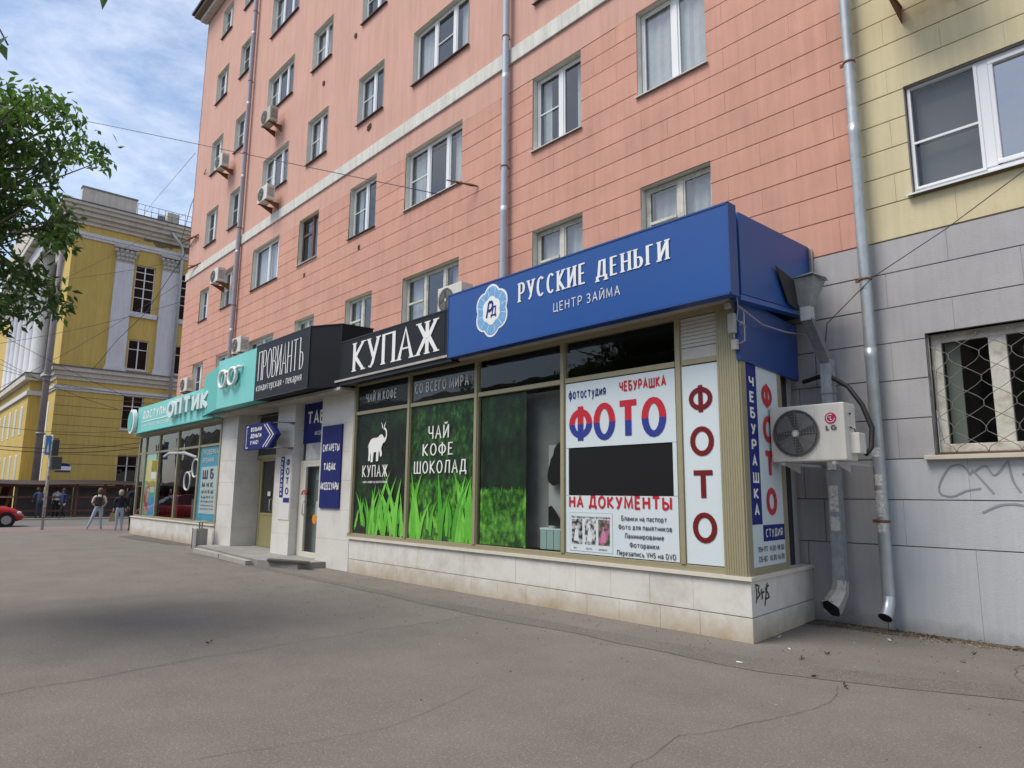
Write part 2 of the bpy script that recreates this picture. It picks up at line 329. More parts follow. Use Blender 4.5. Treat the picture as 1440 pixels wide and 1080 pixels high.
m_marb = mat('white_marble', (.64, .625, .585), .5, var=.10, vs=2.5, col2=(.50, .47, .40), dirt=(.34, .235, .105), dz=(.0, .36))
m_marbj = mat('marble_joint', (.36, .32, .25), .9)
m_asph = mat('asphalt', (.158, .140, .123), .92, var=.17, vs=1.1, specks=.38, grain=.45, bump=.5, bs=150)
m_asph2 = mat('old_asphalt_strip', (.132, .117, .103), .92, var=.16, vs=1.3, specks=.6, grain=.4, bump=.5, bs=150)
m_crack = mat('crack', (.07, .06, .05), .95)
m_red = mat('red_paving', (.20, .135, .12), .9, var=.12, vs=1.2, grain=.12)
m_road = mat('road_asphalt', (.125, .118, .112), .9, var=.12, vs=.4, grain=.2)
m_blue = mat('sign_blue', (.016, .078, .29), .4, spec=.35, var=.04, vs=.7)
m_bluep = mat('print_blue', (.016, .026, .18), .6, spec=.2)
m_navy = mat('navy_print', (.012, .018, .13), .6, spec=.2)
m_redp = mat('print_red', (.48, .02, .035), .6, spec=.2)
m_dred = mat('print_dark_red', (.15, .012, .015), .6, spec=.2)
m_wp = mat('print_white', (.60, .68, .71), .4, var=.03, vs=2)
m_letw = mat('letter_white', (.78, .78, .76), .4)
m_black = mat('black_film', (.014, .014, .015), .35, spec=.3)
m_blk = mat('black_panel', (.012, .012, .016), .5, spec=.22, var=.2, vs=1.5)
m_teal = mat('teal_panel', (.155, .545, .50), .4, var=.05, vs=1)
m_teald = mat('teal_deep', (.05, .37, .33), .4)
m_zinc = mat('galvanised', (.43, .46, .47), .42, metal=.55, var=.18, vs=6, streak=.15)
m_zinco = mat('old_zinc', (.22, .23, .24), .55, metal=.4, var=.3, vs=9, streak=.3)
m_dark = mat('dark_void', (.008, .008, .008), .9)
m_acw = mat('ac_casing', (.62, .60, .54), .5, var=.06, vs=6, streak=.1)
m_acg = mat('ac_casing_aged', (.42, .40, .34), .6, var=.15, vs=6, streak=.2)
m_cable = mat('black_cable', (.015, .015, .015), .6)
m_wire = mat('wire', (.03, .03, .035), .6)
m_rust = mat('rust', (.18, .07, .035), .85, var=.3, vs=20)
m_steel = mat('steel_bracket', (.45, .45, .44), .5, metal=.4)
m_soff = mat('soffit', (.42, .40, .36), .8, var=.15, vs=2, col2=(.30, .28, .25))

# ================================================================= ground
g = MB(); g.poly([(-1200, -600, -.03), (600, -600, -.03), (600, 900, -.03), (-1200, 900, -.03)])
tag(build('ground', g, m_road), kind='structure')
g = MB(); g.poly([(-45.6, -60, -.018), (-36, -60, -.018), (-36, 120, -.018), (-45.6, 120, -.018)]); tag(build('road', g, m_road), kind='structure')
pav = MB(); pav.poly([(-33.2, -7, 0), (16, -7, 0), (16, 9.6, 0), (-33.2, 9.6, 0)])
pavo = tag(build('pavement', pav, m_asph), kind='structure')
g = MB(); g.box(-36.05, -33.2, -7, 30, -.06, .002); tag(build('crossing_pavement', g, m_red), kind='structure')
g = MB(); g.box(-33.2, -29.4, 9.6, 30, -.06, .0); tag(build('side_pavement', g, m_asph), kind='structure')
g = MB()
y_ = -7.0
while y_ < 29: g.bbox(-36.2, -36.05, y_, y_+.98, -.1, .012, .01); y_ += 1.0
tag(build('kerb', g, mat('kerb_stone', (.33, .31, .28), .9, var=.15, vs=3)), kind='structure')
g = MB(); g.box(-50.5, -46.0, -30, 30, -.05, .02); tag(build('far_pavement', g, mat('far_asphalt', (.20, .16, .125), .9, var=.12, vs=.8)), kind='structure')
g = MB(); g.box(-46.0, -45.8, -30, 30, -.05, .06); tag(build('far_kerb', g, MATS['kerb_stone']), kind='structure')
def strip(name, left, right, m, z, n=60, jit=.03):
    """a patch between two polylines, with ragged edges"""
    def samp(P):
        P = [Vector((*p, 0)) for p in P]; out_ = []
        for i in range(n+1):
            t = i/n*(len(P)-1); k = min(int(t), len(P)-2); out_.append(P[k].lerp(P[k+1], t-k))
        return out_
    a, b = samp(left), samp(right); mb = MB()
    for q in (a, b):
        for p in q: v = noise.noise(p*1.7+Vector((0, 0, z*999)))*jit*2+random.uniform(-1, 1)*jit*.3; p.y += v
    for i in range(n): mb.poly([(*a[i].xy, z), (*b[i].xy, z), (*b[i+1].xy, z), (*a[i+1].xy, z)])
    return build(name, mb, m, pavo)
strip('asphalt_strip', [(-19.5, 6.2), (-14, 6.2), (-11.25, 6.2), (-7.6, 6.12), (-5.4, 6.22), (-3.45, 6.2), (-2.5, 6.55), (-1.55, 7.02), (1.0, 7.6), (5, 8.1)],
      [(-19.5, 6.35), (-14, 6.38), (-11.25, 6.42), (-7.9, 6.5), (-5.66, 6.58), (-3.73, 6.72), (-2.57, 7.02), (-1.66, 7.5), (1.0, 8.1), (5, 8.6)], m_asph2, .004)
strip('shadow_patch', [(-27.8, 6.55), (-25.5, 6.55), (-23.2, 6.75), (-22.0, 7.0)], [(-28.5, 7.3), (-25.5, 7.3), (-23.2, 7.3), (-22.0, 7.3)], mat('shadow_tone', (.09, .08, .072), .92, var=.12, vs=1), .0045)  # shadow on the pavement, painted as a darker ragged sheet
def crack(pts, wd, m=m_crack, jit=.05):
    P = [Vector((*p, 0)) for p in pts]; Q = []
    for i in range(len(P)-1):
        nn = max(2, int((P[i+1]-P[i]).length/.07))
        for k in range(nn): Q.append(P[i].lerp(P[i+1], k/nn))
    Q.append(P[-1]); mb = MB(); L = []
    for i, p in enumerate(Q):
        t = (Q[min(i+1, len(Q)-1)]-Q[max(i-1, 0)]).normalized(); nn = Vector((-t.y, t.x, 0))
        c = p+nn*(noise.noise(p*2.3)*jit*1.5+random.uniform(-.4, .4)*jit*.4); ww = wd*(.35+.9*abs(noise.noise(p*5+Vector((5, 5, 5)))))
        L.append((c+nn*ww, c-nn*ww))
    for i in range(len(L)-1): mb.poly([(*L[i][1].xy, .005), (*L[i+1][1].xy, .005), (*L[i+1][0].xy, .005), (*L[i][0].xy, .005)])
    return build('crack', mb, m, pavo)
crack([(-7.0, .2), (-6.98, .9), (-7.2, 2.3), (-7.37, 4.3), (-7.35, 6.1)], .006)
crack([(-2.76, 3.2), (-2.76, 3.5), (-2.9, 4.2), (-2.65, 4.95), (-2.55, 5.75), (-2.7, 6.3)], .0035)
crack([(-1.7, 7.6), (-1.9, 8.2), (-1.72, 8.9), (-1.6, 9.3)], .004)
crack([(-4.6, 1.6), (-4.3, 2.8), (-4.7, 4.0)], .003)
crack([(-12.5, 1.5), (-11.8, 3.4), (-12.3, 5.6)], .005)
strip('damp_soil', [(-4.3, 9.0), (-3.9, 9.12), (-3.4, 9.10), (-2.9, 9.24), (-2.2, 9.30), (0, 9.33)], [(-4.3, 9.5), (-3.4, 9.5), (-2.2, 9.5), (0, 9.5)], mat('damp_soil', (.085, .07, .05), .95, var=.4, vs=8), .006, jit=.06)
# dirt gathered along the foot of the wall, as a thin heap of grit
gr = MB()
for i in range(1500):
    t = random.random(); x = random.choice([random.uniform(-4.2, -2.2), random.uniform(-4.1, 2)]); y = 9.34-abs(random.gauss(0, .16))
    if x < -4.05 and y < 9.0: continue
    s = random.uniform(.005, .018); a = random.uniform(0, 6.3)
    gr.mesh([(x+s*math.cos(a), y+s*math.sin(a), 0), (x+s*math.cos(a+2), y+s*math.sin(a+2), 0), (x+s*math.cos(a+4), y+s*math.sin(a+4), 0), (x, y, s*.9)], [(0, 1, 3), (1, 2, 3), (2, 0, 3)], random.choice([0, 0, 1, 2]))
tag(build('grit', gr, [mat('grit_brown', (.12, .09, .06), .9), mat('grit_pale', (.24, .22, .19), .9), mat('dry_leaf', (.16, .10, .03), .9)]), kind='stuff', label='brown grit and dry litter along the foot of the grey wall')
gr = MB(); g2 = MB()
for i in range(260):
    x = random.uniform(-3.85, 1.2); y = 9.33-abs(random.gauss(0, .09)); s = random.uniform(.012, .035); a = random.uniform(0, 6.3); h = random.uniform(.003, .03)
    c, sn = math.cos(a)*s, math.sin(a)*s
    gr.poly([(x-c, y-sn, h), (x+sn*.5, y-c*.5, h+.01), (x+c, y+sn, h+.004), (x-sn*.5, y+c*.5, h+.012)], 0)
tag(build('leaf_litter', gr, mat('litter', (.17, .12, .05), .9, var=.4, vs=30)), kind='stuff', label='small dry leaves lying at the wall foot')

# ================================================================= big pink building
WY = 9.40
pb = thing('apartment_building', (-17.8, WY, 0), 'tall salmon pink apartment building with white band and rows of windows', 'building')
# openings: x0, x1, z0, z1, style
PW = [
 (-7.02, -5.60, 8.73, 10.42, 'two_plain'), (-9.76, -8.39, 8.72, 10.38, 'two'), (-14.60, -12.18, 8.90, 10.50, 'three'), (-17.54, -16.06, 8.93, 10.50, 'two'),
 (-20.90, -19.52, 8.95, 10.51, 'brown'), (-24.76, -22.44, 8.93, 10.50, 'two_b'), (-27.82, -26.68, 8.84, 10.35, 'one'), (-30.40, -29.33, 8.77, 10.15, 'one'),
 (-7.00, -5.60, 5.30, 6.98, 'old'), (-9.75, -8.37, 5.30, 6.96, 'old'), (-14.55, -12.21, 5.32, 7.05, 'three_old'), (-17.50, -16.06, 5.4, 7.08, 'old'),
 (-20.80, -19.46, 5.4, 7.07, 'old'), (-24.70, -22.42, 5.4, 6.99, 'two_b'), (-27.78, -26.5, 5.4, 6.91, 'one'), (-30.58, -29.31, 5.4, 6.93, 'one'),
 (-9.72, -8.40, 12.15, 13.75, 'two'), (-14.42, -12.03, 12.39, 13.95, 'three_b'), (-17.34, -15.92, 12.44, 13.96, 'two'), (-20.70, -19.28, 12.39, 13.97, 'two'),
 (-24.40, -22.20, 12.41, 13.92, 'three_c'), (-27.68, -26.40, 12.13, 13.72, 'two'), (-30.43, -29.05, 12.14, 13.70, 'one'), (-7.0, -5.6, 12.1, 13.7, 'two'),
 (-17.32, -15.93, 15.78, 17.25, 'two'), (-20.66, -19.27, 15.78, 17.26, 'two'), (-24.42, -22.17, 15.76, 17.28, 'three_c'), (-27.68, -26.38, 15.48, 16.98, 'two'), (-30.45, -29.14, 15.46, 17.02, 'one'),
 (-14.4, -12.0, 15.75, 17.3, 'three_b'), (-24.50, -22.10, 19.08, 20.80, 'three_c'), (-27.68, -26.35, 18.86, 20.36, 'two'), (-30.5, -29.12, 18.90, 20.36, 'one'), (-20.66, -19.27, 19.1, 20.6, 'two'),
 (-27.68, -26.5, 22.10, 23.5, 'two'), (-30.38, -29.12, 22.12, 23.50, 'one'), (-24.5, -22.1, 22.2, 23.6, 'three_c'),
]
X0, X1 = -32.50, -3.40
ZB = 10.40     # top of the jointed zone
wl = MB(); wall_grid(wl, X0, X1, 4.0, ZB, WY+.014, PW); 
build('joint_backing', wl, m_groove, pb)
wl = MB(); wall_grid(wl, X0, X1, ZB, 11.06, WY-.002, PW); wl.poly([(X0, WY-.002, ZB), (X1, WY-.002, ZB), (X1, WY+.014, ZB), (X0, WY+.014, ZB)])
wall_grid(wl, X0, X1, 11.42, 24.35, WY+.02, PW)
wl.poly([(X0, WY, 4), (X0, WY, 24.35), (X0, WY+12, 24.35), (X0, WY+12, 4)]); wl.poly([(X0, WY+12, 4), (X0, WY+12, 24.35), (X1, WY+12, 24.35), (X1, WY+12, 4)])
build('wall', wl, m_pinkup, pb)
b_ = MB(); b_.bbox(X0-.04, X1, WY-.05, WY+.05, 11.06, 11.42, .012); build('string_course', b_, m_belt, pb)
b_ = MB(); b_.box(X0-.45, X1, WY-.55, WY+12.4, 24.35, 24.5, 0); b_.box(X0-.55, X1, WY-.65, WY+12.5, 24.5, 24.62, 1); b_.box(X0-.25, X1, WY-.3, WY, 24.15, 24.35, 2); build('eaves', b_, [mat('eaves_soffit', (.20, .17, .13), .8), mat('roof_metal', (.03, .03, .045), .5), m_belt], pb)
def window(bld, x0, x1, z0, z1, style, Y=WY, dep=.17, msill=None, proto={}):
    W = x1-x0; fy = Y+dep; old = 'old' in style
    fm = m_brown if style == 'brown' else (m_oldwood if old else m_white)
    f = MB(); t = .055 if not old else .07
    def bar(a, b, c, d, y0=fy-.03, y1=fy+.04): f.bbox(a, b, y0, y1, c, d, .006)
    bar(x0+.012, x0+t, z0+.03, z1-.012); bar(x1-t, x1-.012, z0+.03, z1-.012); bar(x0+t, x1-t, z1-t, z1-.012); bar(x0+t, x1-t, z0+.03, z0+.03+t)
    if style == 'one': ms = [.5]
    elif style.startswith('three'): ms = [.36, .70] if style != 'three_c' else [.33, .66]
    elif style == 'two_b': ms = [.52, .86]
    elif style == 'brown': ms = [.55]
    else: ms = [.52]
    xs = [x0+W*m_ for m_ in ms]
    for q in xs: bar(q-.055, q+.055, z0+.03+t, z1-t, fy-.04, fy+.04)
    wo = build('window', f, fm, bld, org=(x0, Y, z0))
    edges = [x0+t]+[q for q in xs]+[x1-t]
    H = z1-z0
    for i in range(len(edges)-1):
        a = edges[i]+(.055 if i else 0); b = edges[i+1]-(.055 if i < len(edges)-2 else 0)
        p = MB(); p.poly([(a, fy, z0+.03+t), (b, fy, z0+.03+t), (b, fy, z1-t), (a, fy, z1-t)]); build('pane', p, g_win, wo)
        sash = MB(); sw = .035 if not old else .03
        for (q0, q1, q2, q3) in ((a, a+sw, z0+.03+t, z1-t), (b-sw, b, z0+.03+t, z1-t), (a+sw, b-sw, z0+.03+t, z0+.03+t+sw), (a+sw, b-sw, z1-t-sw, z1-t)): sash.box(q0, q1, fy-.022, fy-.003, q2, q3)
        if old and i == 0:
            zz = z1-t-H*.36; sash.box(a+sw, b-sw, fy-.05, fy-.004, zz-.02, zz+.03)
        if style == 'brown' and i == 0: sash.box(a+sw, b-sw, fy-.03, fy-.004, z1-H*.38, z1-H*.32)
        build('sash', sash, fm, wo)
        if (i == 0 and style in ('two', 'three', 'three_c', 'one')) or (i == 1 and style == 'three_b'):
            sc_ = MB(); y0_ = fy-.034; sc_.box(a-.02, a+.012, y0_, y0_+.01, z0+t, z1-t); sc_.box(b-.012, b+.02, y0_, y0_+.01, z0+t, z1-t); zc = z0+H*.5
            sc_.box(a+.012, b-.012, y0_, y0_+.01, zc-.012, zc+.012); build('insect_screen_frame', sc_, fm, wo)
    r = MB(); yb = fy+.04
    r.poly([(x0, Y-.003, z0), (x0, Y-.003, z1), (x0, yb, z1), (x0, yb, z0)]); r.poly([(x1, Y-.003, z0), (x1, yb, z0), (x1, yb, z1), (x1, Y-.003, z1)])
    r.poly([(x0, Y-.003, z1), (x1, Y-.003, z1), (x1, yb, z1), (x0, yb, z1)]); r.poly([(x0, Y-.003, z0), (x0, yb, z0), (x1, yb, z0), (x1, Y-.003, z0)])
    build('reveal', r, m_reveal, wo)
    s_ = MB(); ms_ = msill or (m_sillw if (style in ('brown', 'two_plain') or old) else (m_sill if z0 > 8.9 or x0 < -20 else m_sillw))
    s_.prism([(x0-.03, Y-.06, z0-.012), (x0-.03, fy-.03, z0+.032), (x0-.03, fy-.03, z0+.014), (x0-.03, Y-.06, z0-.03)], (W+.06, 0, 0)); build('sill', s_, ms_, wo)
    k = MB(); D = yb+.9
    for q in ([(x0, D, z0), (x1, D, z0), (x1, D, z1), (x0, D, z1)], [(x0, yb, z0), (x0, D, z0), (x0, D, z1), (x0, yb, z1)], [(x1, yb, z0), (x1, D, z0), (x1, D, z1), (x1, yb, z1)], [(x0, yb, z1), (x1, yb, z1), (x1, D, z1), (x0, D, z1)], [(x0, yb, z0), (x1, yb, z0), (x1, D, z0), (x0, D, z0)]): k.poly(q, 0)
    build('room_behind', k, m_room, wo)
    rr = random.random(); c = MB()
    def drape(a, b, zb, yy=yb+.08):
        n = max(4, int((b-a)/.06)); P = [(a+(b-a)*i/n, yy+.02*math.sin(i*1.9)+random.uniform(-.005, .005)) for i in range(n+1)]
        for i in range(n): c.poly([(*P[i], zb), (*P[i+1], zb), (*P[i+1], z1-.03), (*P[i], z1-.03)], 0, True)
    if style == 'two_plain': drape(x0, x1, z0+.02, yb+.02)
    elif rr < .45: drape(x0, x0+W*.22, z0); drape(x1-W*.25, x1, z0)
    elif rr < .75: drape(x0, x1, z0+(random.choice([0, 0, .5])))
    else: drape(x1-W*.45, x1, z0)
    build('curtain', c, m_curt, wo)
    return wo
for q in PW: window(pb, *q)
def blocks(bld, xa, xb, zs, holes, m, start, L=1.1, y=WY, cap=300, gm=None):
    rects = []
    for j in range(len(zs)-1):
        z1, z0 = zs[j], zs[j+1]; off_ = start+(L/2 if j % 2 else 0); x = xb+off_
        n0 = 0
        while x > xa-L:
            a, b = max(x-L, xa), min(x, xb); x -= L
            if b-a < .05: continue
            R = [(a+.001, b-.001, z0+.0065, z1-.0065)]
            for h in holes:
                nr = []
                for (p, q, r, s) in R:
                    if h[0]-.0 >= q or h[1] <= p or h[2] >= s or h[3] <= r: nr.append((p, q, r, s)); continue
                    if h[2]-.0 > r+.05: nr.append((p, q, r, h[2]-.03)); 
                    if h[3] < s-.05: nr.append((p, q, h[3], s))
                    rr0, ss0 = max(r, h[2]-.03 if h[2] > r+.05 else r), min(s, h[3])
                    if h[0] > p+.04: nr.append((p, h[0], rr0, ss0))
                    if h[1] < q-.04: nr.append((h[1], q, rr0, ss0))
                R = nr
            if R: rects.append(R)
    rects.sort(key=lambda R: ((R[0][0]+R[0][1])/2)**2+(R[0][2]-1.6)**2)
    cache = {}; rest = MB()
    for i, R in enumerate(rects):
        if i < cap:
            pr_ = random.uniform(-.0015, .0015)
            if len(R) == 1:
                (p, q, r, s) = R[0]; key = (round(q-p, 2), round(s-r, 2)); org = Vector((p, y, r))
                if key not in cache:
                    mb = MB(); mb.bbox(p, q, y-.004, y+.02, r, s, .0025); o = build('plaster_block', mb, m, bld, org=org); cache[key] = o.data
                else: o = link('plaster_block', cache[key], bld, org)
                o.location.y += pr_
            else:
                mb = MB()
                for (p, q, r, s) in R: mb.box(p, q, y-.004, y+.02, r, s)
                build('plaster_block', mb, m, bld)
        else:
            for (p, q, r, s) in R: rest.box(p, q, y-.004, y+.02, r, s)
    if rest.v: tag(build('far_plaster_blocks', rest, m, bld), kind='stuff')
ZS = [10.40, 10.02, 9.64, 9.26, 8.82, 8.43, 8.05, 7.68, 7.31, 6.96, 6.58, 6.19, 5.81, 5.42, 4.93]
blocks(pb, X0, X1, ZS, PW, m_pink, 0.30)
# ground-storey grey paint between the kiosk and the corner drainpipe belongs to the same building
zl = [4.925, 4.49, 4.03, 3.58, 3.09, 2.58, 2.08, 1.58, 1.02, 0.0]
gw = MB(); wall_grid(gw, -5.2, X1, -.02, 4.925, WY+.014, []); build('lower_wall', gw, m_greyg, pb)
for j in range(len(zl)-1):
    a, b = (-5.2, -4.1) if j % 2 else (-5.2, -4.35)
    for (p, q) in ((a, b), (b, X1)):
        mb = MB(); mb.bbox(p+.006, q-.006, WY-.004, WY+.02, zl[j+1]+.007, zl[j]-.007, .004); build('plaster_block', mb, m_grey, pb)
# small fixings and vents in the wall
for (x, y) in ((505, 348), (428, 387), (455, 117), (520, 177), (518, 180), (500, 50)):
    p = onY(x, y, WY); mb = MB(); mb.bbox(p.x-.06, p.x+.06, WY-.015, WY+.01, p.z-.07, p.z+.07, .005); mb.box(p.x-.04, p.x+.04, WY-.018, WY-.0145, p.z-.05, p.z+.05, 1); build('vent', mb, [m_rust, m_dark], pb)

# ================================================================= pale yellow and grey building on the right
yb = thing('neighbour_building', (2, WY, 0), 'pale yellow building with grey painted ground storey at the right edge', 'building')
YW = [(-2.73, -.45, 5.45, 6.95, 'y'), (-2.73, -.62, 2.10, 3.62, 'g'), (1.2, 3.4, 5.45, 6.95, 'two'), (-2.73, -.45, 8.9, 10.4, 'two'), (1.2, 3.4, 2.1, 3.62, 'two')]
g = MB(); wall_grid(g, X1, 9, 4.92, 13, WY+.014, YW); g.poly([(9, WY, 0), (9, WY+10, 0), (9, WY+10, 13), (9, WY, 13)]); build('upper_wall', g, m_yelg, yb)
g = MB(); wall_grid(g, X1, 9, -.02, 4.92, WY+.014, YW); build('lower_wall', g, m_greyg, yb)
zy = [12.5, 12.1, 11.7, 11.3, 10.9, 10.5, 10.1, 9.72, 9.30, 8.9, 8.77, 8.39, 8.02, 7.64, 7.28, 6.93, 6.55, 6.17, 5.80, 5.41, 4.925]
blocks(yb, X1, 9, [z for z in zy if z != 8.9], YW, m_yel, .62, 1.32, cap=150)
blocks(yb, X1, 9, [4.915, 4.48, 4.02, 3.56, 3.07, 2.58, 2.08], YW, m_grey, .2, 1.45, cap=120); blocks(yb, X1, 9, [2.08, 1.58, 1.02, 0.0], YW, m_greyl, .2, 1.45, cap=60)
def fat_window(bld, x0, x1, z0, z1):
    fy = WY+.10; f = MB(); t = .06
    def bar(a, b, c, d, y0=fy-.03, y1=fy+.04): f.bbox(a, b, y0, y1, c, d, .008)
    bar(x0+.01, x0+t, z0+.03, z1-.01); bar(x1-t, x1-.01, z0+.03, z1-.01); bar(x0+t, x1-t, z1-t, z1-.01); bar(x0+t, x1-t, z0+.03, z0+.03+t)
    xm = x0+.86; bar(xm-.06, xm+.06, z0+.03+t, z1-t, fy-.04); xn = x0+1.55; bar(xn-.05, xn+.05, z0+.03+t, z1-t, fy-.04)
    for q0, q1 in ((xm+.06, xn-.05),):
        bar(q0, q0+.05, z0+.1, z1-t, fy-.045); bar(q1-.05, q1, z0+.1, z1-t, fy-.045); bar(q0, q1, z0+.1, z0+.155, fy-.05); bar(q0, q1, z1-t-.05, z1-t, fy-.05)
    wo = build('window', f, m_white, bld, org=(x0, WY, z0))
    s = MB(); s.box(x0+.03, x0+.06, fy-.05, fy-.035, z0+.07, z1-.04); s.box(xm-.09, xm-.055, fy-.05, fy-.035, z0+.07, z1-.04); s.box(x0+.06, xm-.09, fy-.05, fy-.035, 6.13, 6.16); s.box(x0+.06, xm-.09, fy-.05, fy-.035, z0+.07, z0+.10); build('insect_screen_frame', s, m_white, wo)
    s = MB(); s.poly([(x0+.06, fy-.042, z0+.1), (xm-.09, fy-.042, z0+.1), (xm-.09, fy-.042, z1-.04), (x0+.06, fy-.042, z1-.04)])
    mm = glass_mat('mesh_screen', (.72, .72, .72), 1.05); build('insect_screen', s, mm, wo)
    for a, b in ((x0+t, xm-.06), (xm+.06, xn-.05), (xn+.05, x1-t)):
        p = MB(); p.poly([(a, fy, z0+.09), (b, fy, z0+.09), (b, fy, z1-t), (a, fy, z1-t)]); build('pane', p, glass_mat('bright_glass', (.6, .63, .65), 4.8) if a > xm else g_win, wo)
    r = MB(); r.poly([(x0, WY-.004, z0), (x0, WY-.004, z1), (x0, fy+.04, z1), (x0, fy+.04, z0)]); r.poly([(x0, WY-.004, z1), (x1, WY-.004, z1), (x1, fy+.04, z1), (x0, fy+.04, z1)]); r.poly([(x1, WY-.004, z0), (x1, fy+.04, z0), (x1, fy+.04, z1), (x1, WY-.004, z1)]); r.poly([(x0, WY-.004, z0), (x0, fy+.04, z0), (x1, fy+.04, z0), (x1, WY-.004, z0)]); build('reveal', r, mat('grey_reveal', (.36, .35, .34), .8), wo)
    s = MB(); s.prism([(x0-.05, WY-.09, z0-.015), (x0-.05, fy-.03, z0+.034), (x0-.05, fy-.03, z0+.016), (x0-.05, WY-.09, z0-.035)], (x1-x0+.1, 0, 0)); build('sill', s, m_white, wo)
    k = MB(); D = fy+1.0
    k.poly([(x0, D, z0), (x1, D, z0), (x1, D, z1), (x0, D, z1)]); k.poly([(x0, fy+.04, z1), (x1, fy+.04, z1), (x1, D, z1), (x0, D, z1)]); k.poly([(x0, fy+.04, z0), (x1, fy+.04, z0), (x1, D, z0), (x0, D, z0)]); k.poly([(x0, fy+.04, z0), (x0, D, z0), (x0, D, z1), (x0, fy+.04, z1)]); k.poly([(x1, fy+.04, z0), (x1, D, z0), (x1, D, z1), (x1, fy+.04, z1)])
    build('room_behind', k, mat('grey_room', (.16, .155, .15), .9), wo); k = MB(); k.box(x0+.08, x0+.9, fy+.10, fy+.11, z0+.05, z1-.05); build('blind', k, mat('grey_blind', (.42, .40, .38), .9), wo)
fat_window(yb, *YW[0][:4]); window(yb, *YW[2][:4], 'two'); window(yb, *YW[3][:4], 'two'); window(yb, *YW[4][:4], 'old')
def barred(bld, x0, x1, z0, z1):
    fy = WY+.16; f = MB()
    def bar(a, b, c, d, y0=fy-.03, y1=fy+.04): f.bbox(a, b, y0, y1, c, d, .008)
    bar(x0+.02, x0+.13, z0+.05, z1-.01); bar(x1-.1, x1-.01, z0+.05, z1-.01); bar(x0+.13, x1-.1, z1-.12, z1-.01); bar(x0+.13, x1-.1, z0+.05, z0+.15)
    bar(x0+.62, x0+.80, z0+.15, z1-.12); bar(x0+1.45, x0+1.58, z0+.15, z1-.12)
    wo = build('window', f, m_oldwood, bld, org=(x0, WY, z0))
    for a, b in ((x0+.13, x0+.62), (x0+.80, x0+1.45), (x0+1.58, x1-.1)):
        p = MB(); p.poly([(a, fy, z0+.15), (b, fy, z0+.15), (b, fy, z1-.12), (a, fy, z1-.12)]); build('pane', p, glass_mat('dusty_glass', (.62, .65, .62), 1.7), wo)
    r = MB(); yy = fy+.04
    r.poly([(x0, WY-.004, z0), (x0, WY-.004, z1), (x0, yy, z1), (x0, yy, z0)]); r.poly([(x0, WY-.004, z1), (x1, WY-.004, z1), (x1, yy, z1), (x0, yy, z1)]); r.poly([(x1, WY-.004, z0), (x1, yy, z0), (x1, yy, z1), (x1, WY-.004, z1)]); r.poly([(x0, WY-.004, z0), (x0, yy, z0), (x1, yy, z0), (x1, WY-.004, z0)])
    build('reveal', r, mat('worn_reveal', (.42, .41, .38), .9, var=.3, vs=9, col2=(.16, .14, .12)), wo)
    s = MB(); s.bbox(x0-.1, x1+.02, WY-.09, WY+.16, z0-.04, z0+.012, .006); s.box(x0+.01, x1, WY+.01, WY+.13, z0+.012, z0+.03, 1); build('sill', s, [mat('cream_sill', (.52, .49, .40), .7, var=.1, vs=8), m_rust], wo)
    gq = MB(); n = 12; dx = (x1-x0)/6.6; yy = WY+.045     # wavy rods
    for i in range(9):
        for sgn in (1, -1):
            for (pa) in (0,):
                pts = []; xb = x0+.06+dx*i
                for k in range(0, 25):
                    z = z0+.04+(z1-z0-.08)*k/24; ph = k/24*5
                    tri = abs((ph % 2)-1); q = max(0, min(1, (tri-.15)/.7)); pts.append((xb+sgn*(q-.5)*dx, yy+.008*sgn, z))
                gq.tube([p for p in pts if x0+.01 < p[0] < x1-.01], .0044, 5)
    gq.tube([(x0+.02, yy, z0+.04), (x1-.02, yy, z0+.04)], .009, 5); gq.tube([(x0+.02, yy, z0+.04), (x0+.02, yy, z1-.03)], .008, 5); gq.tube([(x0+.02, yy, z1-.03), (x1-.02, yy, z1-.03)], .008, 5)
    build('window_grille', gq, mat('grille_paint', (.17, .16, .14), .6, var=.2, vs=30), wo)
    k = MB(); D = fy+1.2
    for q in ([(x0, D, z0), (x1, D, z0), (x1, D, z1), (x0, D, z1)], [(x0, yy, z1), (x1, yy, z1), (x1, D, z1), (x0, D, z1)], [(x0, yy, z0), (x1, yy, z0), (x1, D, z0), (x0, D, z0)], [(x0, fy+.05, z0), (x0, D, z0), (x0, D, z1), (x0, fy+.05, z1)], [(x1, fy+.05, z0), (x1, D, z0), (x1, D, z1), (x1, fy+.05, z1)]): k.poly(q)
    build('room_behind', k, m_room, wo)
    k = MB(); k.box(x0+.14, x0+.3, fy+.08, fy+.1, z0+.15, z1-.12); k.box(x0+.9, x1-.1, fy+.25, fy+.3, z1-.35, z1-.22); k.box(x0+.95, x1-.1, fy+.2, fy+.5, z0+.2, z0+.75, 1); build('shelf', k, [mat('pale_blind', (.35, .38, .36), .7), mat('green_box', (.16, .19, .15), .8)], wo)
barred(yb, *YW[1][:4])
gf = MB()   # spray paint lines
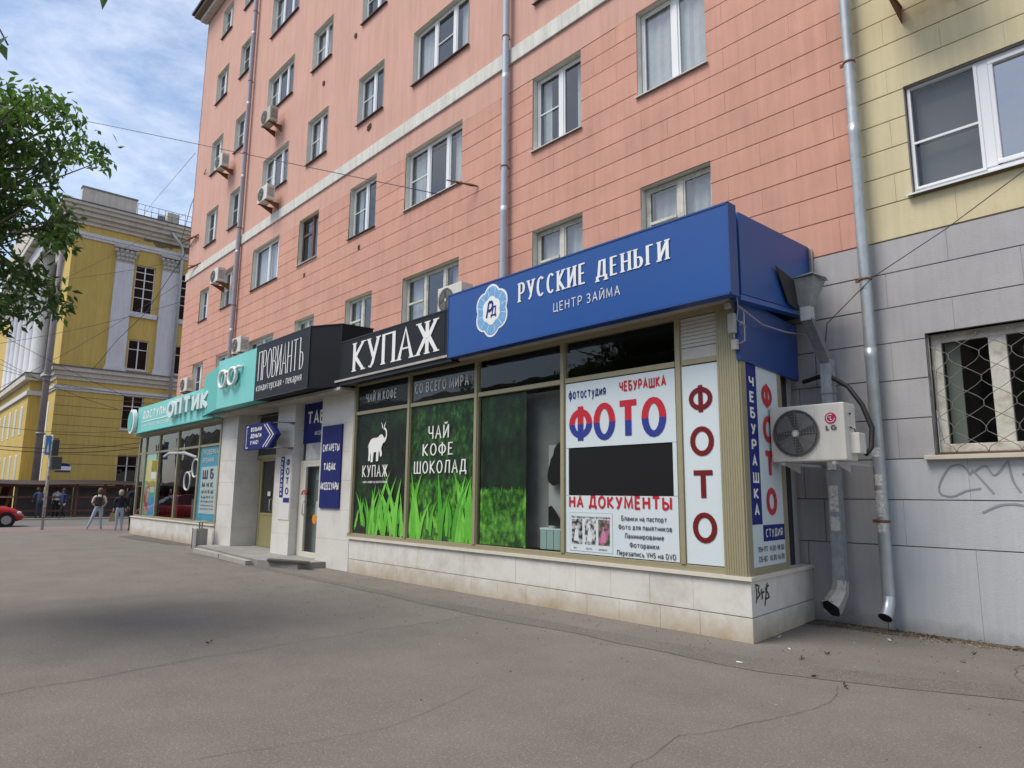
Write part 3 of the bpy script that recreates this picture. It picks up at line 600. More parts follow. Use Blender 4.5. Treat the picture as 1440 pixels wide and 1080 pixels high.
def spray(pts, wd, y, mb, k=0, ax='y'):
    P = [Vector((p[0], p[1])) for p in pts]; Q = []
    for i in range(len(P)-1):
        p0 = P[max(0, i-1)]; p1 = P[i]; p2 = P[i+1]; p3 = P[min(len(P)-1, i+2)]
        for s_ in range(6):
            t = s_/6; Q.append(.5*((2*p1)+(-p0+p2)*t+(2*p0-5*p1+4*p2-p3)*t*t+(-p0+3*p1-3*p2+p3)*t**3))
    Q.append(P[-1]); L = []
    for i, p in enumerate(Q):
        t = (Q[min(i+1, len(Q)-1)]-Q[max(0, i-1)]).normalized(); nn = Vector((-t.y, t.x))*wd*(.8+.4*abs(noise.noise(Vector((p.x*4, p.y*4, k))))); L.append((p+nn, p-nn))
    for i in range(len(L)-1):
        q = [L[i][1], L[i+1][1], L[i+1][0], L[i][0]]
        mb.poly([(v.x, y, v.y) if ax == 'y' else (y, v.x, v.y) for v in q])
def pz(pts, Y): return [(lambda q: (q.x, q.z))(onY(x, y, Y)) for x, y in pts]
spray(pz([(1364, 666), (1352, 654), (1335, 658), (1322, 680), (1323, 694), (1340, 698), (1360, 690), (1380, 687)], WY), .012, WY-.0095, gf)
spray(pz([(1364, 668), (1369, 660)], WY), .012, WY-.010, gf); spray(pz([(1369, 662), (1382, 676), (1398, 694)], WY), .012, WY-.0105, gf)
spray(pz([(1369, 664), (1386, 655), (1399, 668), (1418, 648)], WY), .012, WY-.011, gf); spray(pz([(1418, 648), (1425, 676), (1436, 692)], WY), .012, WY-.0115, gf)
spray(pz([(1382, 721), (1405, 711), (1425, 709), (1440, 711)], WY), .012, WY-.0095, gf); spray(pz([(1438, 668), (1450, 664), (1462, 680)], WY), .012, WY-.0095, gf)
build('graffiti', gf, mat('grey_spray', (.24, .25, .28), .8), yb)

# ================================================================= drainpipes and air conditioners
def pipe(x, y, z0, z1, r, label, foot=False, m=m_zinc, cat='drainpipe', step=3.1):
    t = thing('drainpipe', (x, y, z0), label, cat, 'drainpipes on the facade')
    z = z0; i = 0
    while z < z1-.2:
        zz = min(z+step, z1); mb = MB(); mb.lathe((x, y, 0), [(r, z), (r, zz-.14), (r*1.06, zz-.12), (r*1.06, zz), (r*.98, zz)], 16); build('pipe_section', mb, m, t)
        c = MB(); c.lathe((x, y, 0), [(r*1.02, z+.9), (r*1.12, z+.9), (r*1.12, z+.93), (r*1.02, z+.93)], 14); c.box(x-.012, x+.012, y+r, WY, z+.9, z+.93); c.box(x-r-.05, x-r, y-.012, y+.012, z+.895, z+.935); build('clamp', c, m_rust, t)
        z = zz; i += 1
    if foot:
        f = MB(); f.tube([(x, y, z0+.02), (x, y-.02, z0-.06), (x-.005, y-.07, z0-.15), (x-.01, y-.14, z0-.22)], [r, r*1.02, r*1.08, r*1.12], 16, cap=False); f.tube([(x-.008, y-.125, z0-.205), (x-.01, y-.14, z0-.22)], [r*1.0, r*1.02], 14, 1)
        build('outlet_elbow', f, [mat('new_zinc', (.5, .52, .53), .35, metal=.7), m_dark], t)
    return t
pipeR = pipe(-3.32, WY-.155, .40, 12, .072, 'long light grey drainpipe where the pink and yellow walls meet', True)
pipe(-10.50, WY-.13, 4.6, 24.3, .075, 'grey drainpipe down the pink wall rising behind the blue sign', m=mat('painted_zinc', (.42, .46, .52), .5, metal=.2, var=.1, vs=4))
pipe(-26.0, WY-.13, 4.6, 24.3, .085, 'mauve grey drainpipe near the far end of the pink facade', m=mat('mauve_zinc', (.33, .31, .35), .5, metal=.2, var=.1, vs=4))
st = MB()
def sticker(px0, py0, px1, py1, ang0=-55, ang1=55, seed=0):
    z1 = onY(px0, py0, WY-.2).z; z0 = onY(px0, py1, WY-.2).z; n = 8
    top = []; bot = []
    for i in range(n+1):
        a = R_(-90-15+ang0+(ang1-ang0)*i/n); rr = .0745
        j = random.uniform(-.015, .015)
        top.append((-3.32+rr*math.cos(a), WY-.155+rr*math.sin(a), z1+j*.6)); bot.append((-3.32+rr*math.cos(a), WY-.155+rr*math.sin(a), z0+j))
    for i in range(n): st.poly([bot[i], bot[i+1], top[i+1], top[i]])
for q in ((1225, 630, 1240, 643), (1228, 667, 1245, 683), (1229, 690, 1247, 727), (1230, 733, 1248, 748)): sticker(*q)
so_ = build('paper_notice', st, mat('torn_paper', (.62, .60, .56), .9, var=.3, vs=40, col2=(.3, .32, .33)), pipeR)
# square-section drain beside the kiosk
dr = thing('square_downspout', (-3.9, 9.2, .15), 'old square tin downspout with funnel head beside the blue sign', 'drainpipe')
mb = MB(); cx, cy = -4.0, 9.02
def sq(a, b, wa, wb=None):
    a, b = Vector(a), Vector(b); wb = wb or wa; L = []
    for p, ww in ((a, wa), (b, wb)):
        L += [p+Vector((-ww, -ww, 0)), p+Vector((ww, -ww, 0)), p+Vector((ww, ww, 0)), p+Vector((-ww, ww, 0))]
    mb.mesh(L, [(0, 1, 5, 4), (1, 2, 6, 5), (2, 3, 7, 6), (3, 0, 4, 7)], 0)
sq((-3.93, 8.85, 4.08), (-3.93, 8.85, 4.45), .065, .185); mb.poly([(-4.115, 8.665, 4.45), (-3.745, 8.665, 4.45), (-3.745, 9.035, 4.45), (-4.115, 9.035, 4.45)], 1)
build('funnel_head', mb, [mat('pale_zinc', (.30, .32, .32), .6, metal=.3, var=.2, vs=12), m_dark], dr)
mb = MB(); sq((-3.93, 8.85, 3.90), (-3.93, 8.85, 4.10), .066); build('neck', mb, mat('bright_zinc', (.50, .52, .52), .5, metal=.3, var=.15, vs=12), dr)
mb = MB(); sq((-3.84, 9.14, 3.36), (-3.93, 8.86, 3.93), .068); build('offset_duct', mb, m_zinco, dr)
mb = MB(); sq((-3.84, 9.15, .50), (-3.84, 9.15, 3.40), .07); [mb.box(-3.92, -3.76, 9.07, 9.23, z_, z_+.02) for z_ in (2.95, .62)]; build('duct', mb, mat('duct_zinc', (.33, .36, .38), .55, metal=.35, var=.25, vs=9, streak=.25), dr)
mb = MB(); mb.tube([(-3.84, 9.15, .56), (-3.85, 9.12, .42), (-3.88, 9.02, .30), (-3.90, 8.93, .235)], [.095, .105, .12, .135], 6, cap=False, sm=False); mb.tube([(-3.896, 8.945, .245), (-3.898, 8.94, .242)], .128, 6, 1, sm=False); build('spout', mb, [mat('pale_spout', (.36, .34, .31), .7, var=.3, vs=14), m_dark], dr)
mb = MB()
for (z0, z1) in ((1.42, 1.75), (1.18, 1.36), (1.95, 2.05)):
    mb.box(-3.90+random.uniform(0, .03), -3.78, 9.073, 9.0795, z0, z1)
build('paper_notice', mb, MATS['torn_paper'], dr)
mb = MB(); mb.prism([(-4.02, 8.66, 4.462), (-3.74, 8.62, 4.47), (-3.66, 8.85, 4.44), (-3.72, 9.06, 4.455), (-3.95, 9.06, 4.46)], (0, 0, .006)); build('bent_flap', mb, MATS['bright_zinc'], dr)
mb = MB(); q_ = [(-3.982, 8.12, 4.50), (-4.01, 8.66, 4.44), (-4.03, 8.80, 4.05), (-4.0, 8.45, 4.08)]; mb.prism([(x+.002, y, z) for x, y, z in q_], (.012, 0, 0)); build('torn_opening', mb, mat('torn_dark', (.02, .022, .025), .7), dr)

def ac(px, size, label, m, rot=0, group='air conditioners on the pink facade', logo=False, y=None):
    """outdoor unit: casing, fan guard, fan, brackets; px is a world point of the lower left front corner"""
    x0, y0, z0 = px; W, Dp, Hh = size
    t = thing('air_conditioner', (x0+W/2, y0+Dp, z0), label, 'air conditioner', group)
    c = MB(); c.bbox(x0, x0+W, y0, y0+Dp, z0, z0+Hh, .018); c.box(x0+W*.62, x0+W*.625, y0-.001, y0+.001, z0+.02, z0+Hh-.02, 1) ; build('casing', c, [m, m_acg], t)
    cx, cz, r = x0+W*.36, z0+Hh*.5, Hh*.42
    d = MB(); d.disc((cx, y0-.002, cz), r, (0, -1, 0), 28, .003); dd = build('fan_opening', d, mat('fan_dark', (.075, .073, .07), .8), t)
    fn = MB()
    for k in range(4):
        a = k*math.pi/2+.4; P = []
        for s_ in range(5): aa = a+s_*.28; P.append((cx+r*.86*math.cos(aa), y0-.006, cz+r*.86*math.sin(aa)))
        fn.poly([(cx+r*.15*math.cos(a), y0-.006, cz+r*.15*math.sin(a))]+P)
    fn.disc((cx, y0-.006, cz), r*.16, (0, -1, 0), 14, .012, 1); build('fan', fn, [mat('fan_blade', (.16, .155, .15), .6), m_acw], dd)
    gd = MB()
    for k in range(1, 9):
        rr = r*k/8; gd.tube([(cx+rr*math.cos(i*math.pi/12), y0-.02, cz+rr*math.sin(i*math.pi/12)) for i in range(25)], .0022 if k < 8 else .006, 4, cap=False)
    for k in range(12): a = k*math.pi/6; gd.tube([(cx+r*.15*math.cos(a), y0-.022, cz+r*.15*math.sin(a)), (cx+r*math.cos(a), y0-.018, cz+r*math.sin(a))], .003, 4)
    build('fan_guard', gd, mat('guard_grey', (.18, .18, .18), .5), dd)
    for xx in (x0+W*.16, x0+W*.84):
        b = MB(); b.box(xx-.02, xx+.02, y0-.01, WY, z0-.04, z0-.008); yq = y0+Dp+.12 if logo else WY; b.prism([(xx-.004, yq, z0-.04), (xx-.004, y0+.05, z0-.04), (xx-.004, yq, z0-(.13 if logo else .26))], (.008, 0, 0)); build('bracket', b, m_steel if logo else m_rust, t)
    if not logo: 
        v = MB()
        for k in range(7): v.box(x0+W-.001, x0+W+.003, y0+.04, y0+Dp-.04, z0+.12+k*.05, z0+.135+k*.05)
        build('vent_slots', v, m_dark, t)
    return t
lg = ac((-4.145, 8.10, 2.02), (.90, .32, .67), 'big white air conditioner with red round badge above the downspout', m_acw, group='air conditioners on the facades', logo=True)
mb = MB(); mb.bbox(-3.25, -3.14, 8.22, 8.40, 2.10, 2.34, .01); build('valve_cover', mb, m_acw, lg)
mb = MB(); bcx, bcz = -3.40, 2.51; mb.disc((bcx, 8.099, bcz), .066, (0, -1, 0), 24, .004); build('badge', mb, mat('badge_crimson', (.45, .015, .08), .4), lg)
rb = MB(); ribbon(rb, arc(0, 0, .046, .046, 60, 360, 16), .0035, 1, Vector((bcx, 8.093, bcz)), Vector((1, 0, 0)), Vector((0, 0, 1)), Vector((0, -1, 0)), 1, 1, 0, .001, 0); ribbon(rb, [(.0, .024), (0, -.018), (.018, -.018)], .0035, 1, Vector((bcx, 8.092, bcz)), Vector((1, 0, 0)), Vector((0, 0, 1)), Vector((0, -1, 0)), 1, 1, 0, .001, 0)
rb.disc((bcx-.02, 8.092, bcz+.012), .006, (0, -1, 0), 8, .001); build('badge_mark', rb, m_letw, lg)
text('LG', (-3.462, 8.098, 2.37), (1, 0, 0), (0, 0, 1), .125, .062, mat('logo_grey', (.10, .10, .10), .5), lg, 'brand_lettering', wt=.24, gap=.12)
mb = MB()
for zz in (2.56, 2.40): mb.tube([(-3.25, 8.25, zz), (-3.235, 8.25, zz), (-3.23, 8.22, zz)], .010, 6)
mb.tube([(-3.24, 8.25, 2.40), (-3.20, 8.25, 2.38), (-3.18, 8.27, 2.28), (-3.18, 8.28, 2.2)], .007, 6); build('hand_grip', mb, m_cable, lg)
for (a, b, lab, mm) in (((284, 259), (313, 228), 'white air conditioner highest up by the far corner of the pink wall', m_acw), ((354, 193), (382, 152), 'air conditioner beside the mauve drainpipe, the upper of two there', m_acg), ((343, 304), (377, 268), 'air conditioner beside the mauve drainpipe just above the white band', m_acw),
        ((281, 411), (308, 378), 'air conditioner just under the white band near the far corner', m_acw), ((313, 503), (340, 480), 'air conditioner peeping over the turquoise glasses sign', m_acw), ((240, 556), (264, 536), 'small air conditioner peeping over the optician name sign', m_acw)):
    Y = WY-.52; p = onY(*a, Y); q = onY(*b, Y); hh = .56
    xr = q.x-.12
    ac((xr-.80, Y, p.z+.07 if p.z > 7 else p.z), (.80, .30, hh), lab, mm)
ac((-12.15, WY-.62, 5.50), (.86, .32, .62), 'air conditioner half hidden behind the top edge of the blue sign', m_acw)
ac((-2.82, WY-.78, 8.10), (.9, .34, .6), 'air conditioner on the pale yellow wall cut by the top of the frame', m_acg)
# insulated hose from the drain to the big unit
hs = tag(build('insulated_hose', (lambda mb: (mb.tube([(-4.22, 9.25, 3.16), (-3.98, 9.20, 3.20), (-3.78, 9.12, 3.16), (-3.55, 9.05, 3.0), (-3.38, 9.0, 2.75), (-3.27, 8.97, 2.45), (-3.27, 8.9, 2.2), (-3.3, 8.8, 2.12)], .030, 8), mb)[1])(MB()), m_cable), 'thick black insulated hose looping behind the big air conditioner', 'hose')

# ================================================================= the row of shops
KY = 7.35
m_fr = m_kh
sp = thing('shop_pavilion', (-8.7, KY, 0), 'single storey shop pavilion with big display windows on a white marble base', 'shop')
XL, XR = -14.40, -4.09
XS = [-4.93, -6.94, -8.95, -10.96, -12.98]
# base: concrete core, marble slabs, ledge
mb = MB(); mb.box(-13.0, XR-.02, KY, KY+.06, -.02, .66); mb.prism([(XR-.03, KY+.02, -.02), (-4.33, WY, -.02), (-4.6, WY, -.02), (XR-.3, KY+.02, -.02)], (0, 0, .68)); build('base_core', mb, m_marbj, sp)
x = XR
for zz0, zz1, L in ((.275, .665, .63), (-.01, .268, .56)):
    x = XR
    while x > -13.0:
        l_ = L*random.choice([1, 1, .8, 1.15]); a = max(x-l_, -13.0); b3 = MB(); b3.bbox(a+.0015, x-.0015, KY-.025+random.uniform(-.0015, .0015), KY+.01, zz0, zz1-.003, .002); build('marble_slab', b3, m_marb, sp); x = a
SD = (Vector((-4.33, WY, 0))-Vector((XR, KY, 0))).normalized()   # direction of the side wall
def side(t, z, off=0): q = Vector((XR, KY, 0))+SD*t; return (q.x+off*.995, q.y+off*.11, z)
for zz0, zz1, cuts in ((.275, .665, (0, .75, 1.5, 2.05)), (-.01, .268, (0, .95, 2.05))):
    for a, b in zip(cuts, cuts[1:]):
        b3 = MB(); b3.prism([side(a-(.025 if a == 0 else -.003), zz0, .022), side(b-.003, zz0, .022), side(b-.003, zz0, -.01), side(a-(.025 if a == 0 else -.003), zz0, -.01)], (0, 0, zz1-zz0-.004)); build('marble_slab', b3, m_marb, sp)
mb = MB(); mb.prism([(-13.0, KY-.06, .668), (XR+.055, KY-.06, .668), side(2.05, .668, .05), side(2.05, .668, -.15), (XR-.15, KY+.1, .668), (-13.0, KY+.1, .668)], (0, 0, .045)); build('ledge', mb, mat('ledge_stone', (.62, .58, .50), .55, var=.1, vs=5), sp)
gf = MB()
def bt(pts): return [(onX(x, y, -4.09).y, onX(x, y, -4.09).z) for x, y in pts]
for i, s_ in enumerate(([(1061, 822), (1063, 836), (1062, 848)], [(1061, 822), (1067, 824), (1065, 831), (1069, 836), (1063, 842)], [(1071, 828), (1073, 842), (1071, 840)], [(1070, 834), (1076, 832)], [(1084, 823), (1078, 828), (1083, 835), (1085, 840), (1078, 843)], [(1081, 820), (1077, 852)])):
    P = bt(s_); L = [Vector((-4.09-(y-KY)*.117+.028+.0008*i, y, z)) for y, z in P]
    for a, b in zip(L, L[1:]): 
        t = (b-a).normalized(); nn = Vector((0, -t.z, t.y))*.009; gf.poly([a+nn, b+nn, b-nn, a-nn])
build('graffiti', gf, mat('black_marker', (.02, .02, .02), .6), sp)
# frames
ZB0, ZT0, ZTR = .713, 3.83, 3.25
def fbar(x0, x1, z0, z1, y0=KY-.03, y1=KY+.05, name='rail', m=m_fr):
    b = MB(); b.bbox(x0, x1, y0, y1, z0, z1, .005); return build(name, b, m, sp)
fbar(-13.1, XR-.02, ZB0, ZB0+.075, name='bottom_rail'); fbar(-13.1, XR-.02, ZT0, ZT0+.09, name='top_rail')
for i, x in enumerate(XS):
    b = MB(); b.bbox(x-.035, x+.035, KY-.045, KY+.05, ZB0+.075, ZT0, .005); b.box(x-.052, x-.035, KY-.02, KY+.04, ZB0+.075, ZT0); b.box(x+.035, x+.052, KY-.02, KY+.04, ZB0+.075, ZT0); build('mullion', b, m_fr, sp)
E_ = [XR-.27]+XS
for a, b in zip(E_, E_[1:]): fbar(b+.052, a-(.052 if a != E_[0] else 0), ZTR-.03, ZTR+.04, name='transom')
b = MB()
for k in range(9): b.bbox(XR-.28+k*.031, XR-.28+k*.031+.0285, KY-.05, KY+.05, ZB0, ZT0+.09, .004)
for k in range(4): b.box(XR-.03, XR+.015, KY-.03+k*.03, KY-.03+k*.03+.025, ZB0, ZT0-.3)
build('corner_post', b, m_fr, sp)
def fake_room(x0, x1, z0, z1, depth, m, par=sp, y=KY+.06):
    k = MB(); D = y+depth
    k.poly([(x0, D, z0), (x1, D, z0), (x1, D, z1), (x0, D, z1)]); k.poly([(x0, y, z0), (x0, D, z0), (x0, D, z1), (x0, y, z1)]); k.poly([(x1, y, z0), (x1, D, z0), (x1, D, z1), (x1, y, z1)]); k.poly([(x0, y, z1), (x1, y, z1), (x1, D, z1), (x0, D, z1)]); k.poly([(x0, y, z0), (x1, y, z0), (x1, D, z0), (x0, D, z0)])
    return build('interior', k, m, par)
def leafy_mat(name, a, b, c, s, y0=None):
    m = bpy.data.materials.new(name); m.use_nodes = True; t = m.node_tree; p = t.nodes['Principled BSDF']; n = t.nodes.new; l = t.links.new
    p.inputs['Roughness'].default_value = .5; g_ = n('ShaderNodeNewGeometry'); v = n('ShaderNodeTexVoronoi'); v.inputs['Scale'].default_value = s; v.inputs['Randomness'].default_value = 1
    mp_ = n('ShaderNodeMapping'); mp_.inputs['Scale'].default_value = (1, 1, .55); mp_.inputs['Rotation'].default_value = (0, .5, 0)
    no = n('ShaderNodeTexNoise'); no.inputs['Scale'].default_value = s*.32; no.inputs['Detail'].default_value = 9; no.inputs['Roughness'].default_value = .75
    l(g_.outputs['Position'], mp_.inputs[0]); l(mp_.outputs[0], v.inputs[0]); l(g_.outputs['Position'], no.inputs[0])
    r = n('ShaderNodeValToRGB'); e = r.color_ramp.elements; e[0].position = .36; e[0].color = (*a, 1); e[1].position = .68; e[1].color = (*c, 1); q = e.new(.52); q.color = (*b, 1)
    ma = n('ShaderNodeMath'); ma.operation = 'MULTIPLY_ADD'; ma.inputs[1].default_value = -.28; l(v.outputs[0], ma.inputs[0]); ad = n('ShaderNodeMath'); ad.operation = 'ADD'; ad.inputs[1].default_value = .12; l(no.outputs[0], ad.inputs[0]); l(ad.outputs[0], ma.inputs[2])
    l(ma.outputs[0], r.inputs[0]); l(r.outputs[0], p.inputs['Base Color']); return m
m_grA = leafy_mat('dark_bush_print', (.006, .02, .006), (.02, .075, .015), (.07, .22, .03), 14)
m_grB = leafy_mat('bright_bush_print', (.010, .05, .006), (.07, .26, .02), (.22, .55, .06), 13)
m_grC = leafy_mat('shadow_print', (.006, .007, .006), (.010, .018, .009), (.02, .07, .014), 4)
m_blade = mat('leaf_print', (.11, .43, .035), .5, var=.22, vs=5)
# window bays, right to left
bays = list(zip(E_, E_[1:]))
for i, (xr, xl) in enumerate(bays):
    a, b = xl+.045, (xr-.045 if i else xr)
    p = MB(); p.poly([(a, KY, ZTR+.04), (b, KY, ZTR+.04), (b, KY, ZT0), (a, KY, ZT0)]); build('transom_pane', p, g_shop if i < 4 else glass_mat('dull_glass', (.9, .92, .9), 1.22), sp) if i else None
    if i == 0: continue
    p = MB(); p.poly([(a, KY, ZB0+.07), (b, KY, ZB0+.07), (b, KY, ZTR-.03), (a, KY, ZTR-.03)]); build('pane', p, g_shop, sp)
# white slatted vent above the first narrow bay
b = MB()
for k in range(8): b.bbox(-4.88, XR-.285, KY-.02, KY+.02, 3.44+k*.048, 3.44+k*.048+.043, .004)
b.box(-4.88, XR-.285, KY-.02, KY+.02, 3.29, 3.43); build('slatted_panel', b, mat('cream_plastic', (.50, .48, .43), .6, var=.08, vs=9), sp)
mb = MB(); mb.box(-4.90, XR-.28, KY+.03, KY+.05, 3.27, ZT0); build('vent_back', mb, m_dark, sp)
room_m = mat('shop_dark', (.028, .028, .03), .95)
fake_room(-13.0, -4.4, .72, 3.9, 1.7, room_m)
# printed film behind the glass
def film(x0, x1, z0, z1, m, y=KY+.012, name='window_film'): p = MB(); p.poly([(x0, y, z0), (x1, y, z0), (x1, y, z1), (x0, y, z1)]); return build(name, p, m, sp)
film(-12.93, -11.0, ZTR+.04, ZT0, mat('dark_film', (.012, .013, .013), .6, spec=.2)); film(-10.92, -8.99, ZTR+.04, ZT0, MATS['dark_film'])
film(-12.93, -11.0, ZB0+.07, ZTR-.03, m_grC); film(-10.92, -8.99, ZB0+.07, ZTR-.03, m_grA)
film(-8.85, -7.76, 1.62, ZTR-.05, leafy_mat('deep_bush_print', (.004, .012, .005), (.010, .034, .012), (.028, .085, .026), 6), KY+.02); 
def bumpy(x0, x1, zb, zt, y, amp, seed, m=m_grB):
    rn_ = random.Random(seed); P = [(x0, y, zb), (x1, y, zb)]; x = x1
    while x > x0+.03: P += [(x, y, zt+rn_.uniform(-amp, amp)), (x-.018, y, zt+rn_.uniform(0, amp*1.6))]; x -= rn_.uniform(.03, .06)
    P.append((x0, y, zt)); p = MB(); p.poly(P); build('bush_print', p, m, sp)
bumpy(-8.85, -7.76, ZB0+.09, 1.66, KY+.018, .05, 1)
bumpy(-10.92, -8.99, ZB0+.08, 1.80, KY+.010, .06, 2)
def blade(mb, x, z, h, wd, lean, y, k):
    P = []; n = 6
    for i in range(n+1):
        t = i/n; cx = x+lean*t*t; ww = wd*math.sin(math.pi*(.12+.88*t)**.8)*(1-t*.25) if t < 1 else 0; P.append((cx, z+h*t, max(0, ww)))
    mb.poly([(a-c, y, b) for a, b, c in P]+[(a+c, y, b) for a, b, c in reversed(P[:-1])], k % 3 if k > 0 else 0)
def blades(x0, x1, n, seed):
    rnd = random.Random(seed); mb = MB()
    for k in range(n):
        big = rnd.random() < .4; h = rnd.uniform(.7, 1.25) if big else rnd.uniform(.25, .65); x = rnd.uniform(x0+.05, x1-.05); ln = rnd.uniform(-.55, .55)*h; wd = h*.048+.018
        ln = max(x0+.04-x+wd*.3, min(x1-.04-x-wd*.3, ln)); z = ZB0+.08+(0 if big else rnd.uniform(0, .25))
        if x-wd < x0: x = x0+wd
        if x+wd > x1: x = x1-wd
        blade(mb, x, z, h, wd, ln, KY-.002-.00012*k, k)
    o = build('leaf_stickers', mb, [m_blade, mat('leaf_print_deep', (.065, .32, .022), .5, var=.2, vs=5), mat('leaf_print_light', (.17, .52, .06), .5, var=.2, vs=5)], sp)
blades(-12.92, -11.02, 42, 3); blades(-10.91, -9.0, 38, 5)
# display at the right of the third bay: pale partition, tiled plinth, dark hanging shapes
mb = MB(); mb.box(-8.35, -7.0, KY+.25, KY+.28, .8, 3.2); build('partition', mb, mat('grey_partition', (.17, .18, .18), .8, var=.25, vs=2), sp); mb = MB(); mb.box(-7.45, -7.0, KY+.20, KY+.23, 1.11, 2.35); build('pale_display', mb, mat('pale_board', (.36, .38, .38), .8), sp)
for k in range(4): mb = MB(); mb.bbox(-7.55+k*.14, -7.42+k*.14, KY+.12, KY+.15, .80, 1.08, .004); build('tile', mb, mat('aqua_tile', (.30, .43, .41), .3), sp)
mb = MB(); mb.box(-7.56, -6.99, KY+.12, KY+.25, 1.085, 1.11); build('plinth_top', mb, m_wp, sp)
mb = MB(); rnd = random.Random(2); P = []
for i in range(26):
    t = i/26*2*math.pi; r = 1+rnd.uniform(-.16, .16); P.append((-7.13+.21*r*math.cos(t)+.08*math.sin(t), KY+.1, 2.05+.34*r*math.sin(t)))
mb.prism(P, (0, .02, 0)); mb.prism([(-7.36, KY+.1, 1.15), (-7.12, KY+.1, 1.15), (-7.14, KY+.1, 1.25), (-7.22, KY+.1, 1.36), (-7.31, KY+.1, 1.44), (-7.36, KY+.1, 1.42)], (0, .02, 0)); build('dark_cutout', mb, m_black, sp)
RX, UZ, Fy = (1, 0, 0), (0, 0, 1), KY-.0
SER = dict(serif=.10, con=.5)
# tea shop lettering
text('ЧАЙ И КОФЕ', (-12.58, KY-.001, 3.46), RX, UZ, 1.14, .19, m_letw, sp, wt=.17, con=.7, serif=.06)
text('СО ВСЕГО МИРА', (-10.80, KY-.001, 3.46), RX, UZ, 1.62, .19, m_letw, sp, wt=.17, con=.7, serif=.06)
text('ЧАЙ', (-10.33, KY-.001, 2.58), RX, UZ, .62, .24, m_letw, sp, wt=.15, con=.6, serif=.07)
text('КОФЕ', (-10.50, KY-.001, 2.28), RX, UZ, .92, .22, m_letw, sp, wt=.15, con=.6, serif=.07)
text('ШОКОЛАД', (-10.76, KY-.001, 1.96), RX, UZ, 1.56, .23, m_letw, sp, wt=.15, con=.6, serif=.07)
text('КУПАЖ', (-12.62, KY-.001, 1.92), RX, UZ, .96, .24, m_letw, sp, wt=.16, con=.5, serif=.08)
text('-чай и кофе со всего мира-', (-12.62, KY-.001, 1.80), RX, UZ, .98, .055, m_letw, sp, wt=.2)
# elephant
el = MB(); ex, ez, sc_ = -12.42, 2.22, .72
prof = [(.0, .38), (.02, .55), (.10, .66), (.24, .71), (.40, .71), (.52, .72), (.60, .78), (.70, .80), (.78, .76), (.83, .70), (.88, .68), (.93, .74), (.93, .84), (.88, .92), (.80, .93), (.80, .98), (.90, .98), (.98, .90), (1.0, .76), (.96, .64), (.88, .56), (.80, .54), (.74, .46), (.70, .38), (.76, .25), (.74, .16), (.66, .14), (.64, .26), (.58, .34), (.56, .02), (.44, .02), (.44, .3), (.30, .28), (.26, .0), (.14, .0), (.16, .2), (.13, .28), (.10, .04), (.0, .04), (.02, .24)]
from mathutils.geometry import tessellate_polygon
pv = [Vector((ex+u*sc_*.95, KY-.003, ez+v*sc_*.95)) for u, v in prof]; el.mesh(pv, [tuple(t_) for t_ in tessellate_polygon([pv])])
for (a, l, q) in ((.78, .0, 1.4), (.88, .02, .9)): blade(el, ex+a*sc_*.9, ez+.92*sc_, .14, .018, (-.06 if q > 1 else .07), KY-.0035, 0)
el.poly([(ex-.03, KY-.004, ez+.30), (ex+.02, KY-.004, ez+.40), (ex+.02, KY-.004, ez+.36), (ex-.02, KY-.004, ez+.29)]); build('elephant_sticker', el, m_letw, sp)
# big photo poster on the second bay, built as panels with a dark slot window between
po = thing('window_poster', (-5.95, KY-.05, .8), 'white poster with two tone red and blue lettering filling the second window', 'poster')
YP = KY-.012
def panel(par, x0, x1, z0, z1, m, y=YP, t=.010, name='panel'): mb = MB(); mb.box(x0, x1, y-t, y, z0, z1); return build(name, mb, m, par)
panel(po, -6.88, -4.99, 2.27, 3.205, m_wp); panel(po, -6.88, -6.83, 1.60, 2.265, m_wp, name='side_strip'); panel(po, -5.05, -4.99, 1.60, 2.265, m_wp, name='side_strip'); panel(po, -6.88, -4.99, .80, 1.595, m_wp)
panel(po, -6.83, -5.05, 1.60, 2.265, m_black, KY-.008, .004, 'dark_slot')
m_two = bpy.data.materials.new('red_over_blue'); m_two.use_nodes = True; t_ = m_two.node_tree; g_ = t_.nodes.new('ShaderNodeNewGeometry'); s__ = t_.nodes.new('ShaderNodeSeparateXYZ'); c_ = t_.nodes.new('ShaderNodeMath'); c_.operation = 'GREATER_THAN'; c_.inputs[1].default_value = 2.60
x_ = t_.nodes.new('ShaderNodeMixRGB'); x_.inputs[1].default_value = (.022, .035, .25, 1); x_.inputs[2].default_value = (.50, .012, .03, 1); t_.links.new(g_.outputs['Position'], s__.inputs[0]); t_.links.new(s__.outputs[2], c_.inputs[0]); t_.links.new(c_.outputs[0], x_.inputs[0]); t_.links.new(x_.outputs[0], t_.nodes['Principled BSDF'].inputs['Base Color'])
PY = YP-.010
text('ФОТО', (-6.81, PY, 2.35), RX, UZ, 1.68, .52, m_two, po, wt=.22, con=.72, gap=.055)
text('фотостудия', (-6.82, PY, 2.97), RX, UZ, .70, .15, m_bluep, po, wt=.16, gap=.16); text('ЧЕБУРАШКА', (-5.88, PY, 2.99), RX, UZ, .76, .145, m_redp, po, wt=.19, gap=.16)
text('НА ДОКУМЕНТЫ', (-6.82, PY, 1.42), RX, UZ, 1.74, .175, m_redp, po, wt=.18, gap=.15)
for i, (tx, x0_, w_) in enumerate((('Бланки на паспорт', -5.88, .72), ('Фото для памятников', -5.93, .84), ('Ламинирование', -5.83, .62), ('Фоторамки', -5.75, .46), ('Перезапись VHS на DVD', -5.96, .92))): text(tx, (x0_, PY, 1.27-i*.112), RX, UZ, w_, .07, mat('print_ink', (.05, .05, .06), .6), po, wt=.15, gap=.14)
